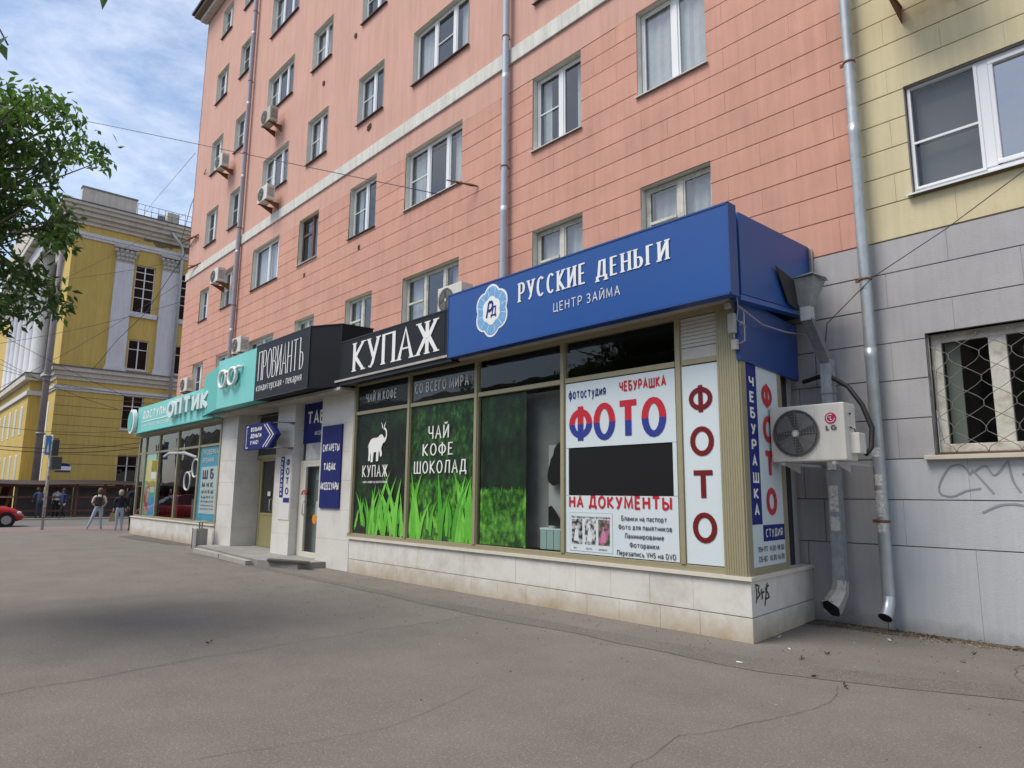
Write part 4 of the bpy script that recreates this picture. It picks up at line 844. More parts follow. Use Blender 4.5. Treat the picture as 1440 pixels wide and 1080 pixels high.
panel(po, -6.81, -6.03, .83, 1.36, mat('print_line', (.25, .30, .34), .5), PY-.0002, .0012, 'photo_card'); panel(po, -6.804, -6.036, .836, 1.354, m_wp, PY-.002, .001, 'photo_card')
text('Реставрация старых фотографий', (-6.77, PY-.003, 1.285), RX, UZ, .70, .035, MATS['print_ink'], po, wt=.18)
def pic_mat(name, a, b, s=16):
    m = bpy.data.materials.new(name); m.use_nodes = True; t = m.node_tree; n = t.nodes.new; g_ = n('ShaderNodeNewGeometry'); q = n('ShaderNodeTexNoise'); q.inputs['Scale'].default_value = s; q.inputs['Detail'].default_value = 4
    r = n('ShaderNodeValToRGB'); e = r.color_ramp.elements; e[0].position = .42; e[0].color = (*a, 1); e[1].position = .58; e[1].color = (*b, 1); t.links.new(g_.outputs['Position'], q.inputs[0]); t.links.new(q.outputs[0], r.inputs[0]); t.links.new(r.outputs[0], t.nodes['Principled BSDF'].inputs['Base Color']); return m
for i, mm in enumerate((pic_mat('sepia_photo', (.03, .03, .035), (.45, .45, .47)), pic_mat('grey_photo', (.05, .05, .06), (.6, .6, .6)), pic_mat('colour_photo', (.02, .09, .02), (.45, .12, .25)))):
    panel(po, -6.77+i*.245, -6.57+i*.245, .93, 1.27, mm, PY-.004, .0012, 'sample_photo')
    mb = MB(); cx = -6.68+i*.245; mb.disc((cx, PY-.0055, 1.16), .016, (0, -1, 0), 10, .0006); mb.prism([(cx-.05, PY-.0055, .97), (cx+.045, PY-.0055, .97), (cx+.03, PY-.0055, 1.10), (cx, PY-.0055, 1.145), (cx-.03, PY-.0055, 1.10)], (0, -.0006, 0)); build('printed_figure', mb, (m_wp, m_wp, mat('pink_print', (.5, .2, .35), .6))[i], po)
    text(('до', 'после', 'раскраска')[i], (-6.73+i*.23, PY-.003, .865), RX, UZ, (.05, .1, .14)[i], .028, MATS['print_ink'], po, wt=.18)
# narrow ФОТО panel
nv = thing('vertical_poster', (-4.65, KY-.05, .8), 'narrow white panel with dark red stacked letters beside the kiosk corner', 'poster')
panel(nv, -4.885, XR-.285, .80, 3.205, m_wp)
for ch, zz in zip('ФОТО', (2.60, 2.08, 1.55, 1.05)): text(ch, (-4.79, PY, zz), RX, UZ, .33, .36, m_dred, nv, wt=.17)
# side face of the kiosk
def sidebox(par, t0, t1, z0, z1, o0, o1, m, name='panel'):
    mb = MB(); mb.prism([side(t0, z0, o0), side(t1, z0, o0), side(t1, z0, o1), side(t0, z0, o1)], (0, 0, z1-z0)); return build(name, mb, m, par)
TS, TE = .10, 1.12
sidebox(sp, TS-.03, TE+.12, ZB0, ZB0+.085, -.06, .012, m_fr, 'bottom_rail'); sidebox(sp, TE, TE+.12, ZB0+.085, 3.3, -.06, .012, m_fr, 'side_post'); sidebox(sp, TE+.12, 2.02, ZB0, 3.9, -.17, -.12, m_grey, 'recessed_side_wall')
ss = thing('side_poster', side(.6, .8), 'tall white and blue panel with stacked letters on the kiosk side', 'poster')
SN = Vector(SD.cross(Vector((0, 0, 1))));
sidebox(ss, TS, TE, .80, 3.18, 0, .010, m_wp); sidebox(ss, TS, TS+.32, 1.28, 3.18, .0105, .0125, m_bluep, 'blue_strip'); sidebox(ss, TS+.33, TE, 1.08, 1.27, .0105, .0125, m_bluep, 'blue_strip')
def stext(tx, t, z, W, h, m, **k): return text(tx, side(t, z, .013), SD, UZ, W, h, m, ss, **k)
for i, ch in enumerate('ЧЕБУРАШКА'): stext(ch, TS+.08, 2.90-i*.19, .15 if ch != 'Ш' else .18, .135, m_letw, wt=.2)
for ch, zz in zip('ФОТО', (2.68, 2.26, 1.83, 1.38)): stext(ch, TS+.47, zz, .33, .33, mat('bright_red', (.5, .02, .03), .5), wt=.2)
stext('СТУДИЯ', TS+.39, 1.125, .54, .10, m_letw, wt=.17); stext('ПН-ПТ  9.00-18.00', TS+.16, .96, .80, .065, MATS['print_ink'], wt=.18); stext('СБ-ВС  10.00-16.00', TS+.16, .85, .80, .065, MATS['print_ink'], wt=.18)
# roof and soffit
mb = MB(); mb.box(-14.35, XR-.02, 6.92, KY-.03, 3.90, 3.94); mb.box(-14.35, XR-.02, KY-.03, KY+.05, 3.93, 4.3); mb.box(-14.35, XR-.05, KY, WY, 4.3, 4.4, 1); build('roof', mb, [m_soff, mat('roof_felt', (.06, .06, .06), .9)], sp)
# small electrical boxes on the corner
mb = MB(); mb.bbox(-4.16, -4.08, KY-.13, KY-.06, 3.50, 3.74, .005); mb.bbox(-4.13, -4.06, KY-.12, KY-.06, 3.30, 3.42, .008); mb.bbox(-4.2, -4.12, KY-.14, KY-.08, 3.80, 3.88, .02); mb.tube([(-4.1, KY-.1, 3.42), (-4.1, KY-.1, 3.5)], .01, 6); mb.tube([(-4.06, KY-.09, 3.36), (-3.99, KY-.05, 3.4), (-3.99, KY-.05, 3.75)], .008, 6)
tag(build('junction_box', mb, mat('box_grey', (.40, .39, .37), .6)), 'small grey junction boxes and conduit on the kiosk corner post', 'electrical box')
mb = MB(); mb.tube([(-3.97, 7.12, 3.92), (-3.96, 7.12, 3.75), (-3.99, 7.14, 3.62), (-3.95, 7.16, 3.58), (-3.96, 7.14, 3.55)], .007, 5); mb.tube([(-3.95, 7.16, 3.6), (-3.92, 7.2, 3.53)], .010, 5); mb.tube([(-4.0, 7.2, 3.8), (-4.02, 7.8, 3.68), (-4.08, 8.5, 3.72), (-4.14, 9.2, 3.8)], .01, 6)
tag(build('loose_cable', mb, mat('white_cable', (.30, .29, .27), .6)), 'loose pale cable dangling from the corner of the blue sign', 'cable')

# ---- signs
bs = thing('blue_shop_sign', (-6.5, 6.85, 3.86), 'long blue loan office sign box with round flower emblem', 'sign')
BY = 6.85
mb = MB(); mb.bbox(-9.15, -3.885, BY, BY+.16, 3.87, 4.93, .008); build('sign_box', mb, m_blue, bs)
mb = MB(); t = .022
for q in ((-9.155, -3.88, 4.925, 4.925+t), (-9.155, -3.88, 3.852, 3.852+t)): mb.box(q[0], q[1], BY-.008, BY+.165, q[2], q[3])
mb.box(-9.16, -9.145, BY-.008, BY+.165, 3.85, 4.94); mb.box(-3.898, -3.878, BY-.008, BY+.165, 3.85, 4.94); build('edge_trim', mb, mat('trim_blue', (.012, .055, .22), .35), bs)
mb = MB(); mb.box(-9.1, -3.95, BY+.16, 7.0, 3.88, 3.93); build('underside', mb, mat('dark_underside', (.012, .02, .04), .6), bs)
text('РУССКИЕ', (-7.40, BY, 4.46), RX, UZ, 1.36, .30, m_letw, bs, wt=.20, con=.36, serif=.17, d=.006, gap=.2)
text('ДЕНЬГИ', (-5.86, BY, 4.46), RX, UZ, 1.17, .26, m_letw, bs, wt=.20, con=.36, serif=.17, d=.006, gap=.2)
text('ЦЕНТР ЗАЙМА', (-6.66, BY, 4.17), RX, UZ, 1.20, .135, m_letw, bs, wt=.09, d=.006, gap=.3)
ecx, ecz = -8.02, 4.46
def flower(r, w, n=6, k=72): return [(ecx+(r*(1+w*abs(math.sin(n/2*a+math.pi/2*0)))*math.cos(a))*.94, ecz+r*(1+w*abs(math.sin(n/2*a)))*math.sin(a)) for a in [2*math.pi*i/k for i in range(k)]]
emb = thing_parent = None
for r, w, m, y_, nm in ((.37, .16, m_letw, .006, 'emblem_rim'), (.34, .16, mat('pale_blue_print', (.16, .36, .62), .5, var=.3, vs=18), .009, 'emblem_petals'), (.205, .14, m_letw, .012, 'emblem_centre')):
    mb = MB(); mb.prism([(a, BY, b) for a, b in flower(r, w)], (0, -y_, 0)); e_ = build(nm, mb, m, bs)
mb = MB()
for i in range(12):
    a = 2*math.pi*(i+.5)/12; ribbon(mb, [(ecx+.24*math.cos(a), ecz+.24*math.sin(a)), (ecx+.36*math.cos(a), ecz+.36*math.sin(a))], .004, 1, Vector((0, BY, 0)), Vector(RX), Vector(UZ), Vector((0, -1, 0)), 1, 1, .0095, .001, 0)
build('petal_lines', mb, m_letw, bs)
text('Р', (ecx-.13, BY, ecz-.13), RX, UZ, .14, .29, m_bluep, bs, 'monogram', wt=.16, off=.0125, slant=.25); text('Д', (ecx-.01, BY, ecz-.11), RX, UZ, .13, .17, m_bluep, bs, 'monogram', wt=.14, off=.0135, slant=.1)
# side cladding of the sign
sc = thing('side_cladding', (-4.0, 8.2, 3.9), 'blue sheet cladding wrapping the kiosk side beside the long sign', 'cladding')
mb = MB(); A0, A1 = Vector((-3.925, 7.03, 0)), Vector((-4.10, 9.385, 0))
def cb(t): return A0.lerp(A1, t)
def clad(t0, t1, zb0, zb1, zt0, zt1, th=.05, name='cladding_sheet', m=None, o=0):
    a, b = cb(t0), cb(t1); mb = MB(); mb.mesh([(a.x+o, a.y, zb0), (b.x+o, b.y, zb1), (b.x+o, b.y, zt1), (a.x+o, a.y, zt0), (a.x-th, a.y, zb0), (b.x-th, b.y, zb1), (b.x-th, b.y, zt1), (a.x-th, a.y, zt0)], [(0, 1, 2, 3), (7, 6, 5, 4), (0, 4, 5, 1), (3, 2, 6, 7), (0, 3, 7, 4), (1, 5, 6, 2)]); return build(name, mb, m or m_blue, sc)
clad(0, .055, 3.94, 3.95, 4.90, 4.905, m=mat('clad_strip', (.018, .10, .36), .3), name='edge_strip', o=-.03); clad(.06, 1, 3.93, 4.13, 4.93, 5.10)
clad(.06, .98, 3.86, 4.06, 3.925, 4.12, .12, 'drip_edge', MATS['clad_strip'], -.01)
sidebox(sc, -.06, 1.9, 3.18, 3.95, -.02, .035, mat('deep_blue_sheet', (.012, .05, .21), .4), 'lower_sheet')
mb = MB(); mb.mesh([(-4.05, 7.1, 4.95), (-4.12, 9.38, 5.09), (-9.1, 9.38, 5.0), (-9.1, 7.1, 4.9)], [(0, 1, 2, 3)]); 
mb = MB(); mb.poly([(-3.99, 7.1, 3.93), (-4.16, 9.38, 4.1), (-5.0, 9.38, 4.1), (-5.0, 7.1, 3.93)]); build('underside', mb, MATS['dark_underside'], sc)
mb = MB(); mb.tube([(-4.08, 9.36, 5.10), (-4.05, 9.37, 5.04), (-4.06, 9.37, 4.5), (-4.09, 9.37, 4.06), (-4.1, 9.3, 3.9)], .014, 6); build('cable_conduit', mb, MATS['white_cable'], sc)
# black КУПАЖ sign
ks = thing('tea_shop_sign', (-11.1, 6.95, 3.84), 'black sign with tall white serif lettering next to the blue sign', 'sign')
mb = MB(); mb.bbox(-13.04, -9.19, 6.95, 7.12, 3.84, 4.74, .008); build('sign_box', mb, m_blk, ks)
mb = MB(); mb.box(-13.05, -9.16, 6.942, 7.13, 4.735, 4.76); mb.box(-13.05, -9.16, 6.942, 7.13, 3.82, 3.845); mb.box(-9.40, -9.385, 6.944, 6.949, 3.85, 4.73); build('edge_trim', mb, m_black, ks)
text('КУПАЖ', (-12.50, 6.95, 4.05), RX, UZ, 2.95, .60, m_letw, ks, wt=.155, con=.32, serif=.13, d=.006, gap=.13)
# ПРОВИАНТЪ sign (projecting bay with chamfered end)
ps = thing('bakery_sign', (-15.2, 6.6, 3.82), 'tall black bakery sign box with narrow white letters and angled end', 'sign')
mb = MB(); mb.prism([(-16.68, 6.6, 3.83), (-13.78, 6.6, 3.83), (-13.09, 6.98, 3.83), (-13.03, 7.7, 3.83), (-16.68, 7.7, 3.83)], (0, 0, 1.35)); build('sign_box', mb, m_blk, ps)
mb = MB()
for a, b in (((-16.69, 6.592), (-13.77, 6.592)), ((-13.77, 6.592), (-13.075, 6.975)), ((-13.075, 6.975), (-13.015, 7.7))): 
    for zz in (3.815, 5.165): mb.prism([(a[0], a[1], zz), (b[0], b[1], zz), (b[0], b[1]+.02, zz), (a[0], a[1]+.02, zz)], (0, 0, .02))
for (x, y) in ((-13.78, 6.595), (-13.085, 6.978)): mb.box(x-.012, x+.012, y-.012, y+.012, 3.83, 5.18)
build('edge_trim', mb, m_black, ps)
text('ПРОВИАНТЪ', (-16.5, 6.6, 4.28), RX, UZ, 2.45, .72, m_letw, ps, wt=.11, con=.2, serif=.08, gap=.14, d=.006)
text('кондитерская • пекарня', (-16.55, 6.6, 4.02), RX, UZ, 2.45, .19, m_letw, ps, wt=.13, con=.6)
# turquoise signs
tsn = thing('glasses_sign', (-17.9, 6.6, 3.8), 'turquoise sign box with raised white spectacles beside the bakery sign', 'sign')
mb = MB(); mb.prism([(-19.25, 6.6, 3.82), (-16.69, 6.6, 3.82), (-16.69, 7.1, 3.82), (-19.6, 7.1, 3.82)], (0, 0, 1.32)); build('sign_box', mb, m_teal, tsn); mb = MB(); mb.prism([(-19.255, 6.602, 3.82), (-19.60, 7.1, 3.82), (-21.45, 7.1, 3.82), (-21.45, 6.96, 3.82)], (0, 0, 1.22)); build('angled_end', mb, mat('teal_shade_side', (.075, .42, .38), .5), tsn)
mb = MB(); zc = 4.58
def ring(cx, cz, rx, rz, y, r=.05, n=24): return [(cx+rx*math.copysign(abs(math.cos(2*math.pi*i/n))**.7, math.cos(2*math.pi*i/n)), y, cz+rz*math.sin(2*math.pi*i/n)*(1 if math.sin(2*math.pi*i/n) < 0 else .85)) for i in range(n+1)]
for cx in (-18.62, -17.95): mb.tube(ring(cx, zc, .25, .24, 6.5), .045, 8, cap=False)
mb.tube([(-18.38, 6.5, zc+.10), (-18.28, 6.49, zc+.14), (-18.2, 6.5, zc+.10)], .04, 8); mb.tube([(-18.87, 6.5, zc+.16), (-18.95, 6.53, zc+.18), (-18.98, 6.6, zc+.18)], .035, 8); mb.tube([(-17.70, 6.5, zc+.16), (-17.55, 6.5, zc+.19), (-17.5, 6.6, zc+.18)], .04, 8)
build('spectacles', mb, m_letw, tsn); mb = MB()
for cx in (-18.62, -17.95): mb.disc((cx, 6.57, zc), .23, (0, -1, 0), 20, .006, ry=.21)
build('lens', mb, mat('lens_teal', (.10, .42, .40), .2), tsn)
os_ = thing('optician_sign', (-24.3, 6.95, 3.75), 'long low turquoise optician sign with raised white letters and round end', 'sign')
mb = MB(); mb.box(-28.6, -20.36, 6.98, 7.13, 3.73, 4.68); build('sign_box', mb, m_teal, os_)
mb = MB(); mb.prism([(-28.62, 6.90, 3.70), (-20.36, 6.90, 3.70), (-20.36, 7.15, 3.70), (-28.62, 7.15, 3.70)], (0, 0, .03)); build('bottom_shelf', mb, m_teald, os_)
text('ДОСТУПНАЯ', (-27.9, 6.98, 4.20), RX, UZ, 3.5, .30, m_letw, os_, wt=.2); mb = MB(); mb.box(-28.0, -24.6, 6.968, 6.979, 4.09, 4.12); build('rule_line', mb, m_letw, os_)
text('очки • линзы • аксессуары', (-27.9, 6.98, 3.90), RX, UZ, 3.3, .13, m_letw, os_, wt=.14); text('ОПТИК', (-24.5, 6.98, 3.98), RX, UZ, 3.9, .56, mat('aqua_white', (.58, .70, .69), .5), os_, wt=.21, d=.10, off=.06, gap=.12, name='raised_letters')
text('ФОТО', (-29.0, 6.98, 3.2), RX, UZ, .1, .01, m_teal, os_) if False else None
mb = MB(); mb.disc((-28.95, 6.96, 4.20), .42, (0, -1, 0), 32, .12, ry=.46); build('round_plate', mb, m_letw, os_); mb = MB(); mb.disc((-29.02, 6.835, 4.20), .33, (0, -1, 0), 28, .01, ry=.38); build('round_mark', mb, m_teald, os_)

# ---- entrances
en = thing('shop_entrances', (-17.5, KY, 0), 'white marble faced entrance bay with two doors between the shops', 'building')
mb = MB(); mb.box(-20.9, -13.0, 6.95, 7.75, 3.74, 3.80); mb.box(-20.9, -13.0, 7.75, WY, 3.9, 4.4); build('canopy_soffit', mb, m_soff, en)
def clad_col(x0, x1, y0, y1, z0=0, z1=3.76, hh=.62, m=None):
    z = z0
    while z < z1-.02:
        zz = min(z+hh, z1); b3 = MB(); b3.bbox(x0, x1, y0, y1, z+.0015, zz-.0015, .002); build('marble_slab', b3, m or mat('white_marble_col', (.64, .62, .58), .45, var=.08, vs=2.2, col2=(.55, .52, .47)), en); z = zz
clad_col(-20.72, -19.52, KY-.01, 8.5); clad_col(-17.72, -15.92, 7.72, 8.3) if False else None
clad_col(-16.90, -15.92, KY, 7.95); clad_col(-14.52, -13.06, KY, 7.9)
ENTZ = .14
mb = MB(); mb.box(-19.52, -16.9, 8.05, 8.12, ENTZ, 3.76); build('door_wall', mb, m_kh, en)
mb = MB(); mb.box(-15.92, -14.52, 7.62, 7.7, 2.35, 3.76); build('over_door_wall', mb, mat('dark_transom', (.05, .05, .05), .6), en)
# step slab
mb = MB(); mb.prism([(-20.3, 6.75, 0), (-15.3, 6.38, 0), (-14.1, 6.75, 0), (-14.0, 7.36, 0), (-14.5, 7.7, 0), (-20.3, 8.1, 0)], (0, 0, .13)); tag(build('entrance_step', mb, mat('worn_concrete', (.24, .23, .215), .9, var=.2, vs=2, grain=.15)), 'low worn concrete step in front of the shop doors', 'step')
mb = MB(); mb.prism([(-15.2, 6.60, .131), (-14.0, 6.98, .131), (-13.75, 6.85, .131), (-14.9, 6.42, .131)], (0, 0, .03)); tag(build('metal_grate', mb, mat('dark_grate', (.05, .045, .04), .7)), 'flat dark metal mat at the edge of the entrance step', 'mat')
for (x0_, y0_, x1_, y1_) in ((-19.8, 6.62, -17.6, 6.50), (-17.5, 6.48, -15.5, 6.34)):
    mb = MB(); mb.prism([(x0_, y0_, 0), (x1_, y1_, 0), (x1_, y1_-.14, 0), (x0_, y0_-.14, 0)], (0, 0, .1)); tag(build('kerb_stone', mb, MATS['kerb_stone']), ('worn pale kerb piece nearer the litter bin, edging the entrance step' if x0_ < -18 else 'worn pale kerb piece nearer the metal mat, edging the entrance step'), 'kerb stone', 'kerb pieces along the entrance step')
def door(par, x0, x1, y, z0, z1, m, split, panel_z=None, name='door'):
    d = MB(); t = .07; d.bbox(x0, x0+t, y-.03, y+.03, z0, z1, .005); d.bbox(x1-t, x1, y-.03, y+.03, z0, z1, .005); d.bbox(x0+t, x1-t, y-.03, y+.03, z1-t, z1, .005); d.bbox(x0+t, x1-t, y-.03, y+.03, z0, z0+.12, .005)
    if panel_z: d.bbox(x0+t, x1-t, y-.02, y+.02, z0+.12, panel_z, .005); d.bbox(x0+t, x1-t, y-.03, y+.03, panel_z, panel_z+.06, .005)
    do = build(name, d, m, par, org=(x0, y, z0)); p = MB(); p.poly([(x0+t, y, (panel_z or z0+.12)), (x1-t, y, (panel_z or z0+.12)), (x1-t, y, z1-t), (x0+t, y, z1-t)]); build('pane', p, g_shop, do)
    h = MB(); h.tube([(x1-.12 if split else x0+.1, y-.04, z0+.95), (x1-.12 if split else x0+.1, y-.09, z0+.98), (x1-.12 if split else x0+.1, y-.09, z0+1.25), (x1-.12 if split else x0+.1, y-.04, z0+1.28)], .014, 6); build('handle', h, m_steel, do)
    return do
m_khd = mat('olive_door', (.26, .235, .11), .5, var=.05, vs=5)
door(en, -19.20, -18.25, 7.98, ENTZ, 2.52, m_khd, True, .98); door(en, -18.24, -17.3, 7.98, ENTZ, 2.52, m_khd, False, .98)
mb = MB(); mb.box(-19.5, -16.92, 7.96, 8.04, 2.53, 3.7); build('dark_fanlight', mb, mat('dark_fan', (.02, .02, .02), .3), en); mb = MB(); mb.box(-19.5, -16.92, 7.93, 8.04, 2.52, 2.62); build('door_head', mb, m_khd, en)
mb = MB(); mb.box(-19.2, -17.3, 8.02, 8.04, .3, 2.5); build('dark_interior', mb, m_dark, en)
mb = MB(); mb.box(-18.68, -18.5, 7.955, 7.965, 1.5, 1.62); build('door_notice', mb, m_wp, en)
m_crm = mat('cream_pvc', (.60, .58, .50), .45); door(en, -15.62, -14.74, 7.56, ENTZ-.02, 2.28, m_crm, False); mb = MB(); mb.bbox(-15.9, -15.62, 7.55, 7.62, .1, 2.36, .005); mb.bbox(-14.74, -14.54, 7.55, 7.62, .1, 2.36, .005); mb.bbox(-15.62, -14.74, 7.55, 7.62, 2.285, 2.36, .005); build('door_surround', mb, m_crm, en)
mb = MB(); mb.box(-15.9, -14.54, 7.75, 7.78, .1, 2.36); build('dark_interior', mb, mat('door_inside', (.20, .23, .22), .7), en)
mb = MB(); mb.box(-15.35, -14.95, 7.70, 7.72, 1.9, 2.15); mb.box(-15.3, -14.9, 7.70, 7.72, 1.05, 1.4, 1); mb.box(-15.2, -14.95, 7.70, 7.72, 1.45, 1.85, 2); build('poster_inside', mb, [mat('grey_note', (.3, .33, .33), .7), m_wp, mat('blue_note', (.05, .13, .25), .7)], en)
mb = MB(); mb.disc((-14.98, 7.525, 1.0), .11, (0, -1, 0), 20, .004); build('orange_dot', mb, mat('orange_sticker', (.65, .25, .01), .5), en)
mb = MB(); mb.tube(arc_pts := [(-15.52+.12*math.cos(R_(a)), 7.5, 1.55+.1*math.sin(R_(a))) for a in range(0, 181, 20)], .018, 6); build('red_arc_sticker', mb, m_redp, en)
# signs round the entrances
t = thing('tobacco_sign', (-15.2, 7.6, 2.4), 'blue tobacco shop board above the white door', 'sign')
mb = MB(); mb.box(-15.9, -14.54, 7.58, 7.61, 2.78, 3.74); build('board', mb, m_navy, t); text('ТАБАК', (-15.72, 7.58, 3.22), RX, UZ, 1.5, .32, m_letw, t, wt=.17, gap=.12); text('АКСЕССУАРЫ', (-15.3, 7.58, 2.95), RX, UZ, .8, .10, m_letw, t, wt=.17)
mb = MB(); mb.box(-15.72, -14.54, 7.585, 7.605, 2.37, 2.77); build('price_list', mb, pic_mat('price_sheet', (.35, .37, .38), (.5, .52, .53), 3), t)
t = thing('cigarette_board', (-14.0, 7.3, 1.27), 'tall blue board with three lines of white lettering on marble', 'sign')
mb = MB(); mb.bbox(-14.40, -13.50, KY-.035, KY-.003, 1.27, 3.08, .004); build('board', mb, m_navy, t)
for tx, zz, a, w_ in (('СИГАРЕТЫ', 2.50, -14.33, .76), ('ТАБАК', 2.08, -14.25, .55), ('АКСЕССУАРЫ', 1.66, -14.36, .83)): text(tx, (a, KY-.035, zz), RX, UZ, w_, .17, m_letw, t, wt=.2, gap=.12)
t = thing('small_photo_sign', (-16.2, 7.3, 1.1), 'small stacked letter sign with blue strip on the marble pillar', 'sign')
mb = MB(); mb.box(-16.55, -15.95, KY-.012, KY-.002, .95, 2.5); build('board', mb, mat('pale_board_white', (.62, .62, .6), .5), t); mb = MB(); mb.box(-16.53, -16.33, KY-.016, KY-.0125, 1.48, 2.47); mb.box(-16.30, -15.97, KY-.016, KY-.0125, 1.36, 1.47); build('blue_strip', mb, m_bluep, t)
for ch, zz in zip('ФОТО', (2.24, 2.02, 1.79, 1.55)): text(ch, (-16.22, KY-.0125, zz), RX, UZ, .19, .17, m_navy, t, wt=.17)
for i, ch in enumerate('ЧЕБУРАШКА'): text(ch, (-16.48, KY-.0165, 2.37-i*.105), RX, UZ, .10, .075, m_letw, t, wt=.18)
t = thing('arrow_sign', (-16.8, 6.95, 2.6), 'blue arrow sign on rods projecting from the marble pillar', 'sign')
mb = MB(); mb.prism([(-17.85, 6.9, 2.66), (-16.35, 6.9, 2.66), (-15.92, 6.9, 2.98), (-16.35, 6.9, 3.30), (-17.85, 6.9, 3.30)], (0, .12, 0)); build('board', mb, m_navy, t)
for i, (tx, w_) in enumerate((('ВОЗЬМИ', .66), ('ДЕНЬГИ', .66), ('У НАС!', .5))): text(tx, (-17.45, 6.9, 3.11-i*.165), RX, UZ, w_, .11, m_letw, t, wt=.2, gap=.14)
mb = MB(); ribbon(mb, [(-16.5, 2.70), (-16.08, 2.98), (-16.5, 3.26)], .014, 1, Vector((0, 6.9, 0)), Vector(RX), Vector(UZ), Vector((0, -1, 0)), 1, 1, .003, .003, 0); ribbon(mb, [(-16.66, 2.70), (-16.24, 2.98), (-16.66, 3.26)], .014, 1, Vector((0, 6.9, 0)), Vector(RX), Vector(UZ), Vector((0, -1, 0)), 1, 1, .003, .003, 0); ribbon(mb, [(-17.6, 2.71), (-17.72, 2.71), (-17.72, 3.25), (-17.6, 3.25)], .012, 1, Vector((0, 6.9, 0)), Vector(RX), Vector(UZ), Vector((0, -1, 0)), 1, 1, .003, .003, 0); build('chevron', mb, m_letw, t)
mb = MB()
for zz in (2.66, 3.27): mb.tube([(-16.6, 6.96, zz), (-15.98, 7.0, zz), (-15.96, 7.36, zz)], .013, 6); mb.bbox(-16.06, -15.92, 7.28, 7.36, zz-.025, zz+.025, .005)
build('mounting_rod', mb, m_zinco, t)

# ---- optician's glazed shop
op = thing('optician_shop', (-25, KY, 0), 'glazed optician shop under the turquoise sign with low white base', 'shop')
mb = MB(); mb.box(-29.65, -20.72, KY, KY+.1, 0, .62); mb.box(-29.65, -29.5, KY, WY, 0, .62); build('base_core', mb, m_marbj, op)
x = -20.73
while x > -29.6: a = max(x-.62, -29.68); b3 = MB(); b3.bbox(a+.003, x-.003, KY-.025, KY+.01, 0, .615, .003); build('marble_slab', b3, m_marb, op); x = a
mb = MB(); mb.bbox(-29.7, -20.72, KY-.06, KY+.12, .618, .66, .006); build('ledge', mb, MATS['ledge_stone'], op)
OX = [-29.3, -28.45, -26.75, -24.65, -22.55, -20.76]
mb = MB(); mb.bbox(-29.35, -20.73, KY-.03, KY+.04, .66, .73, .005); build('bottom_rail', mb, m_fr, op); mb = MB(); mb.bbox(-29.35, -20.73, KY-.03, KY+.04, 3.60, 3.7, .005); build('top_rail', mb, m_fr, op); mb = MB(); mb.bbox(-29.3, -20.76, KY-.02, KY+.04, 2.96, 3.03, .005); build('transom', mb, m_fr, op)
for x in OX: mb = MB(); mb.bbox(x-.045, x+.045, KY-.04, KY+.05, .73, 3.60, .005); build('mullion', mb, m_fr, op)
for a, b in zip(OX, OX[1:]):
    for z0, z1 in ((.73, 2.96), (3.03, 3.60)): p = MB(); p.poly([(a+.045, KY, z0), (b-.045, KY, z0), (b-.045, KY, z1), (a+.045, KY, z1)]); build('pane', p, g_shop, op)
fake_room(-29.3, -20.8, .7, 3.65, 1.8, mat('shop_warm_dark', (.10, .075, .065), .9), op)
def ofilm(x0, x1, z0, z1, m, y=KY+.012, n='window_film'): p = MB(); p.box(x0, x1, y, y+.004, z0, z1); return build(n, p, m, op)
m_cy = mat('cyan_print', (.09, .40, .58), .5); ofilm(-22.5, -20.82, .74, 2.95, m_cy); ofilm(-22.3, -20.82, .95, 2.35, m_wp, KY+.009)
text('ПРОВЕРКА', (-22.3, KY+.009, 2.72), RX, UZ, 1.35, .15, m_letw, op, wt=.18); text('ЗРЕНИЯ', (-22.3, KY+.009, 2.47), RX, UZ, 1.0, .15, m_letw, op, wt=.18)
for i, (tx, h_, z_, w_) in enumerate((('ШБ', .30, 1.98, .95), ('МНК', .16, 1.73, .95), ('ЫМБШ', .11, 1.55, 1.0), ('БЫНКМ', .085, 1.40, 1.05), ('ИНШМК', .07, 1.28, 1.05), ('НШЫИКБ', .055, 1.17, 1.05), ('ШИНБКЫ', .045, 1.07, 1.05))): text(tx, (-22.15, KY+.006, z_), RX, UZ, w_, h_, MATS['print_ink'], op, wt=.2, gap=.45)
ofilm(-28.4, -26.82, .74, 2.95, mat('aqua_poster', (.10, .45, .40), .5)); ofilm(-28.3, -27.0, 1.6, 2.75, mat('yellow_poster', (.50, .38, .03), .5, var=.3, vs=2), KY+.009); ofilm(-27.7, -26.82, .74, 1.4, mat('blue_poster', (.08, .33, .62), .5), KY+.008); ofilm(-28.3, -27.7, .8, 1.9, pic_mat('poster_picture', (.35, .06, .05), (.50, .35, .25), 3), KY+.008); ofilm(-27.6, -27.05, 2.05, 2.3, m_wp, KY+.006); ofilm(-27.6, -27.05, 1.55, 1.75, m_wp, KY+.006)
mb = MB(); mb.tube(ring(-23.55, 1.95, .28, .30, KY+.006), .035, 6, cap=False); mb.tube(ring(-22.85, 2.35, .28, .30, KY+.006), .035, 6, cap=False); mb.tube([(-23.4, KY+.006, 2.2), (-23.1, KY+.006, 2.25)], .03, 6); mb.tube([(-22.8, KY+.006, 2.66), (-24.0, KY+.006, 2.85), (-25.6, KY+.006, 2.9), (-26.2, KY+.006, 2.8)], .05, 6); build('spectacles_sticker', mb, mat('white_film', (.5, .52, .53), .6), op)
